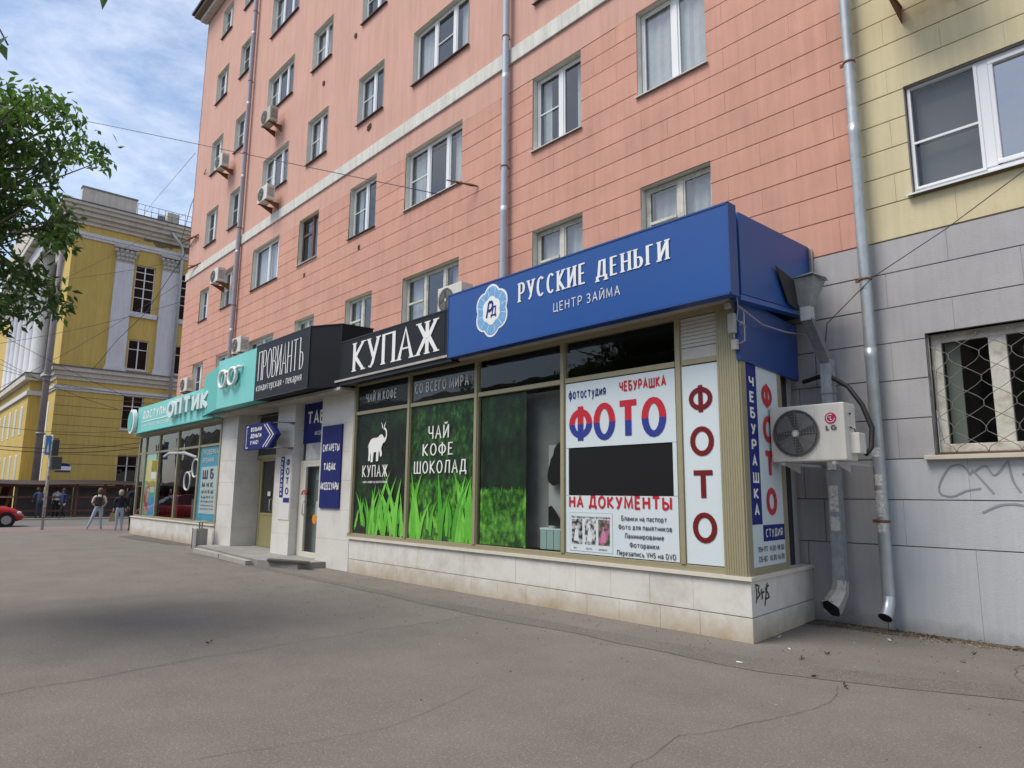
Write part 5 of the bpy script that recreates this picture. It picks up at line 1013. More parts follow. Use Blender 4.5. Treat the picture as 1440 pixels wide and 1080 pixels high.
mb = MB(); mb.box(-26.3, -25.6, KY+.4, KY+.9, .7, 1.5); mb.box(-24.5, -23.0, KY+.5, KY+1, .7, 1.35, 1); mb.box(-26.1, -25.9, KY+.4, KY+.5, 1.5, 2.6, 2); mb.box(-28.9, -28.5, KY+.4, KY+.9, .7, 1.6); build('shop_counter', mb, [m_dred, mat('grey_counter', (.12, .12, .12), .6), mat('wood_post', (.25, .12, .05), .6)], op)
mb = MB(); mb.box(-29.4, -20.7, 7.12, KY, 3.68, 3.72); mb.box(-29.4, -20.7, KY, WY, 3.75, 3.9); build('roof', mb, m_soff, op)

# ---- litter bin
bn = thing('litter_bin', (-20.75, 6.95, 0), 'small square grey litter bin with raised lid by the marble pier', 'litter bin')
mb = MB(); bx, by = -20.75, 6.95; mb.bbox(bx-.17, bx+.17, by-.15, by+.15, .08, .56, .01); build('body', mb, mat('bin_grey', (.30, .29, .28), .7, streak=.3), bn)
mb = MB(); [mb.box(bx+sx*.21-.015, bx+sx*.21+.015, by-.015, by+.015, .56, .74) for sx in (-.5, .5)]; mb.box(bx-.04, bx+.04, by-.04, by+.04, 0, .1); build('lid_support', mb, m_zinco, bn)
mb = MB(); mb.bbox(bx-.2, bx+.2, by-.17, by+.17, .74, .77, .008); build('lid', mb, mat('lid_pale', (.34, .33, .30), .7), bn)
mb = MB(); mb.box(bx-.2, bx+.2, by-.17, by+.17, 0.002, .02); build('base_plate', mb, m_zinco, bn)
for xx in (-.18, .18): mb = MB(); mb.box(bx+xx-.01, bx+xx+.01, by-.165, by-.145, .02, .58); build('corner_bar', mb, m_zinco, bn)

# ================================================================= yellow classical building across the street
CX, CY = -52.0, 7.8
cb_ = thing('classical_building', (CX, CY+4, 0), 'yellow classical building with white pilasters across the side street', 'building')
m_oc = mat('ochre_plaster', (.55, .395, .11), .9, var=.10, vs=.5, streak=.16)
m_oj = mat('ochre_joint', (.22, .14, .02), .95)
m_ww = mat('white_plaster', (.60, .60, .62), .85, var=.06, vs=1.5, streak=.15)
m_cor = mat('cornice_grey', (.55, .51, .44), .85, var=.12, vs=1.2, streak=.15)
CW = []
for k in range(5):
    y0 = 11.68+k*2.98
    CW += [(y0, y0+1.27, 13.85, 17.25, 'tall'), (y0, y0+1.27, 9.85, 11.92, 'mid'), (y0, y0+1.27, 5.75, 8.02, 'mid'), (y0, y0+1.27, 1.7, 4.0, 'mid')]
mb = MB(); wall_grid(mb, CY, 30, -.02, 20.7, CX, CW, ax='y'); mb.poly([(CX, CY, 0), (CX, CY, 20.7), (-90, CY, 20.7), (-90, CY, 0)])
mb.poly([(-90, CY, 20.7), (CX, CY, 20.7), (CX, 30, 20.7), (-90, 30, 20.7)]); build('wall', mb, m_oc, cb_)
def xbox(x0, x1, y0, y1, z0, z1, m, name, b=.02): mb = MB(); mb.bbox(x0, x1, y0, y1, z0, z1, b); return build(name, mb, m, cb_)
# cornices running along both faces
def corn(name, prof, m, yend=30, xend=-90):
    """prof: list of (projection, z0, z1) stacked mouldings"""
    mb = MB()
    for i, (pj, z0, z1) in enumerate(prof):
        e = .001*i
        mb.box(CX, CX+pj+e, CY-pj-e, yend, z0, z1); mb.box(xend, CX, CY-pj-e, CY, z0, z1)
    return build(name, mb, m, cb_)
corn('main_cornice', [(.12, 19.25, 19.5), (.30, 19.5, 19.75), (.55, 19.75, 20.05), (.75, 20.05, 20.3), (.9, 20.3, 20.5)], m_cor)
mb = MB(); mb.box(CX, CX+.96, CY-.96, 30, 20.5, 20.56); mb.box(-90, CX, CY-.96, CY, 20.5, 20.56); build('roof_edge', mb, mat('roof_dark', (.08, .08, .085), .6), cb_)
corn('architrave', [(.10, 18.32, 18.5), (.16, 18.5, 18.62), (.10, 18.62, 18.74)], m_ww)
corn('ledge', [(.10, 8.7, 8.95), (.22, 8.95, 9.25), (.38, 9.25, 9.5)], m_cor); mb = MB(); mb.box(CX, CX+.44, CY-.44, 30, 9.5, 9.58); mb.box(-90, CX, CY-.44, CY, 9.5, 9.58); build('ledge_cover', mb, mat('ledge_dark', (.13, .12, .12), .6), cb_)
corn('lower_band', [(.08, 8.0, 8.14), (.14, 8.14, 8.3)], m_ww)
mb = MB()
for k in range(8): z = 7.6-k*.62; mb.box(CX-.005, CX+.0035, CY, 30, z, z+.035)
build('joint_line', mb, m_oj, cb_)
xbox(CX+.3, CX+.75, CY+.1, 11.2, 20.56, 21.55, m_cor, 'parapet'); xbox(CX+.24, CX+.81, CY+.05, 11.25, 21.55, 21.65, m_zinco, 'parapet_cap')
xbox(CX-.3, CX+.3, 13.3, 14.1, 20.56, 21.5, m_cor, 'chimney'); xbox(CX-.2, CX+.1, 12.75, 13.2, 20.56, 21.2, m_zinco, 'chimney')
mb = MB()
for i in range(26): y = 11.3+i*.45; mb.tube([(CX+.5, y, 20.56), (CX+.5, y, 21.5)], .018, 4)
for zz in (21.5, 21.1): mb.tube([(CX+.5, 11.3, zz), (CX+.5, 22.6, zz)], .02, 4)
build('roof_railing', mb, mat('rail_grey', (.16, .16, .17), .6), cb_)
for k in range(6):
    y0 = 10.40+k*2.95
    sh = MB(); sh.bbox(CX-.02, CX+.20, y0, y0+1.12, 9.98, 17.15, .02); p_ = build('pilaster', sh, m_ww, cb_)
    mb = MB(); mb.bbox(CX-.02, CX+.30, y0-.10, y0+1.22, 9.58, 9.78, .03); mb.bbox(CX-.02, CX+.25, y0-.05, y0+1.17, 9.78, 9.98, .03); build('pilaster_base', mb, m_ww, p_)
    cp = MB(); cp.bbox(CX, CX+.22, y0+.02, y0+1.10, 17.15, 18.05, .02); cp.bbox(CX, CX+.40, y0-.18, y0+1.30, 18.1, 18.3, .03)
    for (u, z, r) in [(u_, z_, r_) for z_, r_, us in ((17.32, .10, (.12, .36, .60, .84, 1.02)), (17.62, .12, (.05, .32, .58, .84, 1.1)), (17.92, .13, (-.05, .25, .58, .9, 1.2))) for u_, r_ in [(q, r_) for q in us]]:
        cp.lathe((CX+.24, y0+u, z), [(0, -r), (r*.8, -r*.6), (r, 0), (r*1.15, r*.45), (r*.8, r), (0, r*.9)], 7)
    build('capital', cp, mat('capital_grey', (.46, .44, .41), .9, var=.25, vs=8), p_)
def cwin(y0, y1, z0, z1, kind):
    f = MB(); xx = CX-.16; t = .06
    def b(a, c, d, e): f.box(xx-.03, xx+.03, a, c, d, e)
    b(y0, y0+t, z0, z1); b(y1-t, y1, z0, z1); b(y0+t, y1-t, z0, z0+t); b(y0+t, y1-t, z1-t, z1); ym = (y0+y1)/2; b(ym-.035, ym+.035, z0+t, z1-t)
    rows = (z0+(z1-z0)*.68,) if kind == 'mid' else tuple(z0+(z1-z0)*q for q in (.32, .52, .70, .86))
    for r in rows: f.box(xx-.032, xx+.032, y0+t, ym-.036, r-.025, r+.025); f.box(xx-.032, xx+.032, ym+.036, y1-t, r-.025, r+.025)
    wo = build('window', f, m_white, cb_); zs = [z0+t]+list(rows)+[z1-t]
    for a, c in zip(zs, zs[1:]):
        for (q0, q1) in ((y0+t, ym-.035), (ym+.035, y1-t)): p = MB(); p.poly([(xx, q0, a), (xx, q1, a), (xx, q1, c), (xx, q0, c)]); build('pane', p, glass_mat('far_glass', (.25, .28, .30), 1.45), wo)
    r = MB(); r.poly([(CX, y0, z0), (CX, y0, z1), (CX-.4, y0, z1), (CX-.4, y0, z0)]); r.poly([(CX, y1, z0), (CX, y1, z1), (CX-.4, y1, z1), (CX-.4, y1, z0)]); r.poly([(CX, y0, z1), (CX, y1, z1), (CX-.4, y1, z1), (CX-.4, y0, z1)]); r.poly([(CX, y0, z0), (CX, y1, z0), (CX-.4, y1, z0), (CX-.4, y0, z0)]); build('reveal', r, m_oc, wo)
    r = MB(); r.poly([(CX-.45, y0-.1, z0-.1), (CX-.45, y1+.1, z0-.1), (CX-.45, y1+.1, z1+.1), (CX-.45, y0-.1, z1+.1)]); build('room_behind', r, m_room, wo)
    s = MB(); s.box(CX-.02, CX+(.16 if kind == 'tall' else .08), y0-(.3 if kind == 'tall' else .08), y1+(.3 if kind == 'tall' else .08), z0-(.35 if kind == 'tall' else .12), z0-.02); build('sill', s, m_ww, wo)
for q in CW: cwin(*q)
# drainpipe on it, and the damp patch below the cornice
mb = MB(); mb.tube([(CX+.75, 13.6, 19.9), (CX+.5, 14.4, 19.1), (CX+.42, 14.5, 18.6), (CX+.42, 14.5, .5)], .11, 8); tag(build('far_drainpipe', mb, m_zinc), 'grey drainpipe on the white pilaster of the yellow building', 'drainpipe')
mb = MB(); rnd = random.Random(4)
P = [(CX+.012, 12.0+3.6*i/18, 19.25-.0) for i in range(19)]+[(CX+.012, 15.6-3.6*i/18, 18.78+rnd.uniform(-.0, .34)) for i in range(19)]
mb.poly(P); build('damp_stain', mb, mat('damp', (.16, .13, .085), .95, var=.4, vs=4), cb_)
# street-name plate
t = thing('street_name_plate', (CX+.03, 8.9, 3.4), 'small white street name plate with blue arch on the yellow wall', 'sign')
pq0 = onX(76, 661, CX+.03); pq1 = onX(100, 656, CX+.03)
mb = MB(); mb.box(CX+.01, CX+.04, pq0.y, pq1.y, pq0.z, pq1.z); build('plate', mb, m_letw, t); mb = MB(); yc = (pq0.y+pq1.y)/2; mb.prism([(CX+.011, yc+.42*math.cos(R_(a)), pq1.z+.004+.2*math.sin(R_(a))) for a in range(0, 181, 15)], (.02, 0, 0)); mb.box(CX+.011, CX+.031, yc-.42, yc+.42, pq0.z-.1, pq0.z-.004); build('arch', mb, m_bluep, t)
text('УЛ. ЛЕНИНА' if False else 'УЛИЦА', (CX+.04, pq0.y+.3, pq0.z+.09), (0, 1, 0), UZ, .7, .12, m_bluep, t, wt=.2) if False else None
# portico and pediment on the street side
PXr, PXl, PYf = -56.6, -74.0, 6.95
pt = cb_
def ybox(x0, x1, y0, y1, z0, z1, m, name, holes=None): mb = MB(); mb.bbox(x0, x1, y0, y1, z0, z1, .02); return build(name, mb, m, cb_)
ybox(PXl, PXr, PYf, CY, 0, 9.0, m_oc, 'portico_base'); ybox(PXl-.3, PXr+.35, PYf-.35, CY, 9.0, 9.45, m_cor, 'portico_ledge'); ybox(PXl-.35, PXr+.40, PYf-.40, CY, 9.45, 9.53, MATS['ledge_dark'], 'portico_ledge_cover'); ybox(PXl-.1, PXr+.14, PYf-.14, CY, 8.0, 8.3, m_ww, 'portico_band')
for k in range(6):
    x = PXr-1.0-k*2.9
    mb = MB(); mb.lathe((x, PYf+.45, 0), [(.62, 9.5), (.62, 9.75), (.52, 9.9), (.52, 14), (.46, 16.6), (.50, 16.7)], 18); cc = build('column', mb, m_ww, cb_)
    mb = MB(); mb.lathe((x, PYf+.45, 0), [(.48, 16.7), (.58, 17.0), (.5, 17.2), (.66, 17.5), (.56, 17.65), (.76, 17.95)], 10); mb.box(x-.75, x+.75, PYf-.3, PYf+1.2, 17.95, 18.15); build('capital', mb, MATS['capital_grey'], cc)
    for z0, z1 in ((1.8, 4.0), (5.4, 7.4)):
        xa = x-1.1
        mb = MB(); mb.box(xa-.5, xa+.5, PYf-.03, PYf+.01, z0, z1); w_ = build('window', mb, m_reveal, cb_); mb = MB(); mb.box(xa-.4, xa+.4, PYf-.036, PYf-.031, z0+.1, z1-.1); build('pane', mb, mat('far_dark_pane', (.06, .065, .07), .15), w_)
ybox(PXl, PXr, PYf+.9, CY, 9.53, 18.15, m_ww, 'portico_back_wall'); ybox(PXl-.2, PXr+.2, PYf-.25, CY, 18.15, 19.2, m_ww, 'entablature'); ybox(PXl-.7, PXr+.7, PYf-.7, CY, 19.2, 19.7, m_cor, 'portico_cornice')
mb = MB(); xm = (PXl+PXr)/2; mb.prism([(PXr+.8, PYf-.75, 19.71), (xm, PYf-.75, 22.6), (PXl-.8, PYf-.75, 19.71)], (0, 3, 0)); build('pediment', mb, m_cor, cb_)
ybox(-56.5, -52.9, CY-.08, CY, 9.6, 18.3, m_ww, 'white_corner_strip') if False else None
mb = MB(); mb.bbox(-55.8, -54.5, CY-.16, CY, 9.6, 17.2, .02); mb2 = build('pilaster', mb, m_ww, cb_)
mb = MB(); mb.bbox(-55.95, -54.35, CY-.35, CY, 17.2, 18.3, .05); build('capital', mb, MATS['capital_grey'], mb2)
mb = MB(); mb.box(-54.7, -53.9, CY-.03, CY, 2.0, 7.4); build('window', mb, m_reveal, cb_)

# hoarding with a lean-to roof in front of it
fh = thing('site_hoarding', (-50, 5, 0), 'brown timber site hoarding with dark lean to roof along the far pavement', 'fence')
m_tim = mat('brown_timber', (.13, .055, .042), .8, var=.25, vs=4); m_bd = mat('grey_board', (.11, .10, .098), .85, var=.2, vs=2); m_tl = mat('light_timber', (.34, .22, .12), .8, var=.2, vs=4)
y = -6.0; i = 0
while y < 20:
    mb = MB(); mb.bbox(-49.0, -48.88, y-.06, y+.06, 0, 2.0, .008); build('post', mb, m_tim, fh)
    lefty = y < 5.4
    mb = MB(); mb.bbox(-50.05, -49.98, y+.03, y+1.47, .05, 1.85, .006); build('board_panel', mb, m_bd if not lefty else mat('dark_red_board', (.05, .022, .018), .9), fh)
    for zz in (.35, 1.15): mb = MB(); mb.bbox(-48.95, -48.90, y+.065, y+1.435, zz, zz+.10, .005); build('rail', mb, m_tl if (lefty and zz > 1) else m_tim, fh)
    if lefty:
        for q in (.4, .95): mb = MB(); mb.prism([(-49.3, y+q, .05), (-49.3, y+q+.13, .05), (-49.3, y+q+.45, 1.8), (-49.3, y+q+.3, 1.8)], (.05, 0, 0)); build('brace', mb, m_tim if q > .5 else m_tl, fh)
    mb = MB(); zt = 2.02+.05*math.sin(i*1.3); zt2 = 2.02+.05*math.sin((i+1)*1.3)
    mb.mesh([(-48.4, y, zt-.10), (-48.4, y+1.5, zt2-.10), (-50.4, y+1.5, zt2+.16), (-50.4, y, zt+.16), (-48.4, y, zt-.05), (-48.4, y+1.5, zt2-.05), (-50.4, y+1.5, zt2+.20), (-50.4, y, zt+.20)], [(3, 2, 1, 0), (4, 5, 6, 7), (0, 1, 5, 4), (2, 3, 7, 6), (0, 4, 7, 3), (1, 2, 6, 5)]); build('roof_sheet', mb, mat('tar_roof', (.03, .018, .016), .8), fh)
    y += 1.5; i += 1
mb = MB(); mb.bbox(-48.98, -48.86, -6, 20, 1.78, 1.92, .01); build('top_beam', mb, m_tim, fh)

# ================================================================= poles and wires
pl = thing('street_pole', (-50.6, 7.5, 0), 'tall tapering grey wire pole in front of the yellow building', 'pole')
pb0 = onX(46, 700, -51.2); pb1 = onX(84, 400, -51.2)
mb = MB(); mb.tube([(-51.2, pb0.y, 0), (-51.2, pb0.y+.0, 10), (-51.2, pb0.y, 19.5)], [.22, .18, .13], 12); build('shaft', mb, mat('pole_mauve', (.22, .19, .19), .8, var=.15, vs=2), pl)
mb = MB(); mb.lathe((-51.2, pb0.y, 0), [(.2, 5.0), (.26, 5.0), (.26, 5.12), (.2, 5.12)], 12); mb.lathe((-51.2, pb0.y, 0), [(.18, 8.6), (.24, 8.6), (.24, 8.75), (.18, 8.75)], 12); build('clamp', mb, m_zinco, pl)
sg = thing('road_sign_post', (-34.2, 5.2, 0), 'thin white painted post with a blue road sign by the crossing', 'road sign')
mb = MB(); mb.tube([(-34.2, 5.2, 0), (-34.2, 5.2, 3.9)], .055, 10); build('post', mb, mat('flaking_white', (.45, .43, .40), .8, var=.4, vs=10, col2=(.12, .09, .08)), sg)
mb = MB(); mb.prism([(-34.1, 5.08, 3.05), (-34.28, 5.12, 3.05), (-34.28, 5.12, 3.80), (-34.1, 5.08, 3.80)], (.0, -.03, 0)); mb.box(-34.12, -34.08, 4.96, 5.16, 3.04, 3.84); build('sign_plate', mb, mat('sign_blue_bright', (.05, .22, .5), .4), sg)
mb = MB(); mb.prism([(-34.07, 5.02, 3.15), (-34.07, 5.10, 3.15), (-34.07, 5.06, 3.6)], (.006, 0, 0)); build('symbol', mb, m_letw, sg)
mb = MB(); mb.bbox(-34.18, -34.0, 5.22, 5.44, 3.02, 3.68, .02); mb.box(-34.16, -34.10, 5.26, 5.42, 3.7, 3.74); build('signal_box', mb, mat('dark_green_box', (.035, .05, .045), .6), sg)
mb = MB(); mb.bbox(-34.22, -34.02, 5.26, 5.60, 2.45, 2.98, .015); build('lower_box', mb, mat('grey_green_box', (.05, .06, .055), .6), sg)
def wire(pts, r, label, sag=.0, m=m_wire, grp='overhead wires'):
    P = [Vector(p) for p in pts]; Q = []
    for a, b in zip(P, P[1:]):
        for k in range(12): t = k/12; q = a.lerp(b, t); q.z -= sag*4*t*(1-t); Q.append(q)
    Q.append(P[-1]); mb = MB(); mb.tube(Q, r, 5); return tag(build('overhead_wire', mb, m), label, 'wire', grp)
we = onY(672, 262, WY-.02)
w1 = wire([onX(0, 148, -30), onX(145, 175, -26), we-Vector((1.0, .3, -.03))], .011, 'dark wire from the tree ending in a black strain clamp on the pink wall')
mb = MB(); a = onY(628, 253, WY-.5); mb.tube([a, a.lerp(we, .35), a.lerp(we, .55), a.lerp(we, .8), we], [.014, .03, .022, .034, .015], 7); tag(build('strain_clamp', mb, m_rust), 'rusty strain clamp fixing the wire to the pink wall', 'clamp')
L = [  # px endpoints over the far building
 ((0, 505), (165, 575), 'sagging wire crossing the yellow wall low under the ledge'), ((0, 470), (260, 590), 'wire falling steeply across the yellow wall'), ((0, 400), (258, 365), 'wire rising to the pink corner, uppermost of the far wires'),
 ((0, 512), (130, 548), 'short wire beside the tall pole'), ((0, 600), (200, 604), 'level wire above the street name plate'), ((0, 627), (200, 622), 'thick level cable on the yellow wall'), ((0, 632), (200, 629), 'thick level cable just under another'),
 ((20, 424), (262, 300), 'wire rising towards the roof railing'), ((0, 483), (268, 420), 'wire passing the far capitals'), ((0, 545), (250, 400), 'wire crossing the white pilasters diagonally'), ((0, 520), (240, 560), 'wire just below the ledge of the yellow building')]
for i, (a, b, lab) in enumerate(L):
    wire([onX(*a, -47), onX(*b, -44 if b[0] > 240 else -48)], .022 if 'thick' in lab else .013, lab, sag=.25)
wire([onX(130, 520, -46), onX(165, 478, -45), onX(205, 440, -42), onY(278, 330, WY-.1)], .016, 'dark span wire running up to the far pink corner')
wire([onX(160, 360, -60), onX(215, 285, -60), onX(275, 215, -40)], .012, 'faint wire against the sky left of the pink corner')
wire([onX(255, 340, -40), onX(268, 290, -36), onY(290, 238, WY-.1)], .016, 'short thick wire rising to the air conditioner at the corner')
for (x, y, lab) in ((275, 331, 'wall anchor for span wires at the far pink corner, upper one'), (278, 371, 'wall anchor for span wires at the far pink corner, lower one')):
    p = onY(x, y, WY-.1); mb = MB(); mb.tube([p+Vector((-1.3, -.2, -.05)), p+Vector((-.5, 0, .02)), p+Vector((.1, .1, .05))], [.02, .05, .02], 6); mb.tube([p+Vector((-.9, -.15, .12)), p+Vector((.1, .1, -.1))], .02, 5); tag(build('wall_anchor', mb, m_rust), lab, 'anchor')
cbp = [onY(1440, 240, WY-.35), onY(1330, 322, WY-.3), onY(1227, 390, WY-.28), onY(1163, 455, WY-.05)]
wire([onY(1500, 195, WY-.4)]+cbp+[onY(1160, 490, WY-.03), onY(1159, 515, WY-.03)], .006, 'thin black cable slanting across the grey wall to the right edge')

# ================================================================= tree
m_bark = mat('bark', (.09, .07, .05), .9, var=.3, vs=6, bump=.6, bs=20)
def leaf_mat(name, c):
    m = mat(name, c, .5, var=.35, vs=3.5); t = m.node_tree; b = t.nodes['Principled BSDF']; n = t.nodes.new
    tr = n('ShaderNodeBsdfTranslucent'); tr.inputs[0].default_value = (c[0]*1.6, c[1]*1.8, c[2]*.8, 1); mx_ = n('ShaderNodeMixShader'); mx_.inputs[0].default_value = .35
    o = t.nodes['Material Output']; t.links.new(b.outputs[0], mx_.inputs[1]); t.links.new(tr.outputs[0], mx_.inputs[2]); t.links.new(mx_.outputs[0], o.inputs[0]); return m
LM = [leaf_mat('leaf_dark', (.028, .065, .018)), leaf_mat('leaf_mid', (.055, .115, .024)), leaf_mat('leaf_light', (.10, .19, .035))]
def leaf(mb, p, d, s, rnd, mi):
    d = d.normalized(); a = d.cross(Vector((rnd.uniform(-1, 1), rnd.uniform(-1, 1), rnd.uniform(-1, 1)))).normalized(); nn = d.cross(a); k = len(mb.v)
    w_ = s*.20; mb.v += [p, p+d*s*.4+a*w_+nn*s*.05, p+d*s-nn*s*.08, p+d*s*.4-a*w_+nn*s*.05]
    mb.f += [[k, k+1, k+2], [k, k+2, k+3]]; mb.m += [mi, mi]; mb.smooth += [False, False]
def spray_of_leaves(mb, c, r, n, s, rnd, tone):
    for i in range(n):
        d = Vector((rnd.gauss(0, 1), rnd.gauss(0, 1), rnd.gauss(0, .8))); d = d.normalized()*r*rnd.random()**.5; p = c+d
        dr_ = Vector((rnd.uniform(-1, 1), rnd.uniform(-1, 1), rnd.uniform(-1.3, .1)))
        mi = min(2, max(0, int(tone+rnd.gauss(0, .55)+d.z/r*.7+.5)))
        leaf(mb, p, dr_, s*rnd.uniform(.7, 1.3), rnd, mi)
def tree(name, base, label, clusters, trunk_h, top, cat='tree', grp=None, ls=.12, per=46):
    rnd = random.Random(hash(len(label)) % 99 + 5); base = Vector(base); t = thing('street_tree', base, label, cat, grp)
    fork = base+Vector((0, 0, trunk_h)); mb = MB(); mb.tube([base, base+Vector((.03, .05, trunk_h*.5)), fork, Vector(top)], [.2, .16, .13, .04], 10); build('trunk', mb, m_bark, t)
    br = MB(); lv = MB()
    for c, r, tone in clusters:
        c = Vector(c)
        if rnd.random() < .55:
            k = rnd.uniform(.0, .8); s_ = fork.lerp(Vector(top), k); mid = s_.lerp(c, .5)+Vector((rnd.uniform(-.15, .15), rnd.uniform(-.15, .15), .18)); br.tube([s_, mid, c], [.035, .02, .006], 5)
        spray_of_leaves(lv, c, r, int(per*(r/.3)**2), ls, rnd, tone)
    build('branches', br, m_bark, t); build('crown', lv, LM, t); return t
rnd = random.Random(11)
def inpoly(x, y, P):
    c = False; j = len(P)-1
    for i in range(len(P)):
        if (P[i][1] > y) != (P[j][1] > y) and x < (P[j][0]-P[i][0])*(y-P[i][1])/(P[j][1]-P[i][1])+P[i][0]: c = not c
        j = i
    return c
OUT = [(-260, 60), (-60, 100), (0, 125), (30, 124), (60, 132), (85, 146), (110, 160), (135, 175), (146, 200), (148, 225), (138, 232), (118, 222), (100, 222), (82, 232), (78, 262), (98, 276), (102, 300), (92, 330), (86, 352), (70, 350), (55, 330), (40, 320), (22, 330), (12, 372), (34, 372), (60, 384), (84, 420), (86, 440), (60, 440), (50, 465), (35, 458), (18, 440), (0, 470), (-80, 480), (-260, 440)]
cl = []
while len(cl) < 330:
    x, y = rnd.uniform(-260, 150), rnd.uniform(60, 480)
    if not inpoly(x, y, OUT): continue
    if 25 < x < 60 and 300 < y < 375 and rnd.random() < .7: continue
    dist = rnd.gauss(11.2, .9); d = ray(x, y).normalized(); c = Vector((0, 0, CAM_H))+d*dist
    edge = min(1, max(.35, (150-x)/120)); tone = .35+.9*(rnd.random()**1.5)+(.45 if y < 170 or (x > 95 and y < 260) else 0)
    cl.append((c, rnd.uniform(.15, .30)*(1.15 if x < 40 else .9), tone))
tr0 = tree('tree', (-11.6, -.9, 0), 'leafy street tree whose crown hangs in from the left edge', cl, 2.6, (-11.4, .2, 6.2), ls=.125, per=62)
# stray leaf tips hanging into the top left, from an overhead branch
mb = MB(); rn = random.Random(3); c0 = Vector((0, 0, CAM_H))
tipA = c0+ray(144, 13).normalized()*4.2; tipB = c0+ray(9, 84).normalized()*4.2
tw = MB(); tw.tube([tipA+Vector((-.1, 0, .5)), tipA+Vector((-.02, 0, .16)), tipA+Vector((0, 0, .075))], .004, 5)
for tip, dn, s in ((tipA, Vector((.0, .0, -1)), .085), (tipA+Vector((.12, -.08, .12)), Vector((.3, -.2, -.9)), .08), (tipB, Vector((.35, .25, -.9)), .10), (tipB+Vector((-.03, -.05, .05)), Vector((-.2, -.5, -.8)), .09)):
    p = tip-dn.normalized()*s; leaf(mb, p, dn, s, rn, 1)
t = thing('hanging_twig', tipA+Vector((-.1, 0, .5)), 'few leaf tips hanging into the top left of the frame', 'twig'); build('leaves', mb, LM, t); tw.tube([tipA+Vector((-.1, 0, .5)), tipB+Vector((-.1, -.1, .3)), tipB+Vector((-.03, 0, .09))], .004, 5); build('stem', tw, m_bark, t)
# trees and a house on the other side of the street (seen mirrored in the glass)
def round_crown(c, R, n, rnd): 
    out_ = []
    for i in range(n):
        d = Vector((rnd.gauss(0, 1), rnd.gauss(0, 1), rnd.gauss(0, .9))).normalized()*R*rnd.uniform(.45, 1); out_.append((Vector(c)+d, rnd.uniform(.35, .6), .4+.8*rnd.random()))
    return out_
tb = tree('tree', (-3, -10.5, 0), 'leafy street tree on the verge behind the camera', round_crown((-3, -10.5, 6.2), 2.6, 60, rnd), 3.2, (-3, -10.5, 7.2), grp='street trees behind the camera', ls=.26, per=16)
for i, (x, y) in enumerate(((-12, -11.5), (9, -12), (-22, -10.5), (-31, -11.5), (-40, -10.8), (-52, -11.5))):
    c = copy_tree(tb); c.location = (x, y, 0); c.rotation_euler.z = i*2.1+.5; c['label'] = 'leafy street tree on the verge behind the camera'
ob = thing('opposite_house', (-5, -30, 0), 'beige four storey house on the far side of the street', 'building')
mb = MB(); mb.box(-150, 30, -42, -30, 0, 12.5); build('wall', mb, mat('beige_wall', (.26, .22, .17), .9, var=.1, vs=.5), ob)
mb = MB()
for i in range(56):
    for j in range(4): mb.box(-145+i*3.1, -143.6+i*3.1, -30.04, -29.98, 1.2+j*3.1, 2.9+j*3.1)
tag(build('far_windows', mb, mat('far_win', (.05, .06, .07), .1), ob), kind='stuff')

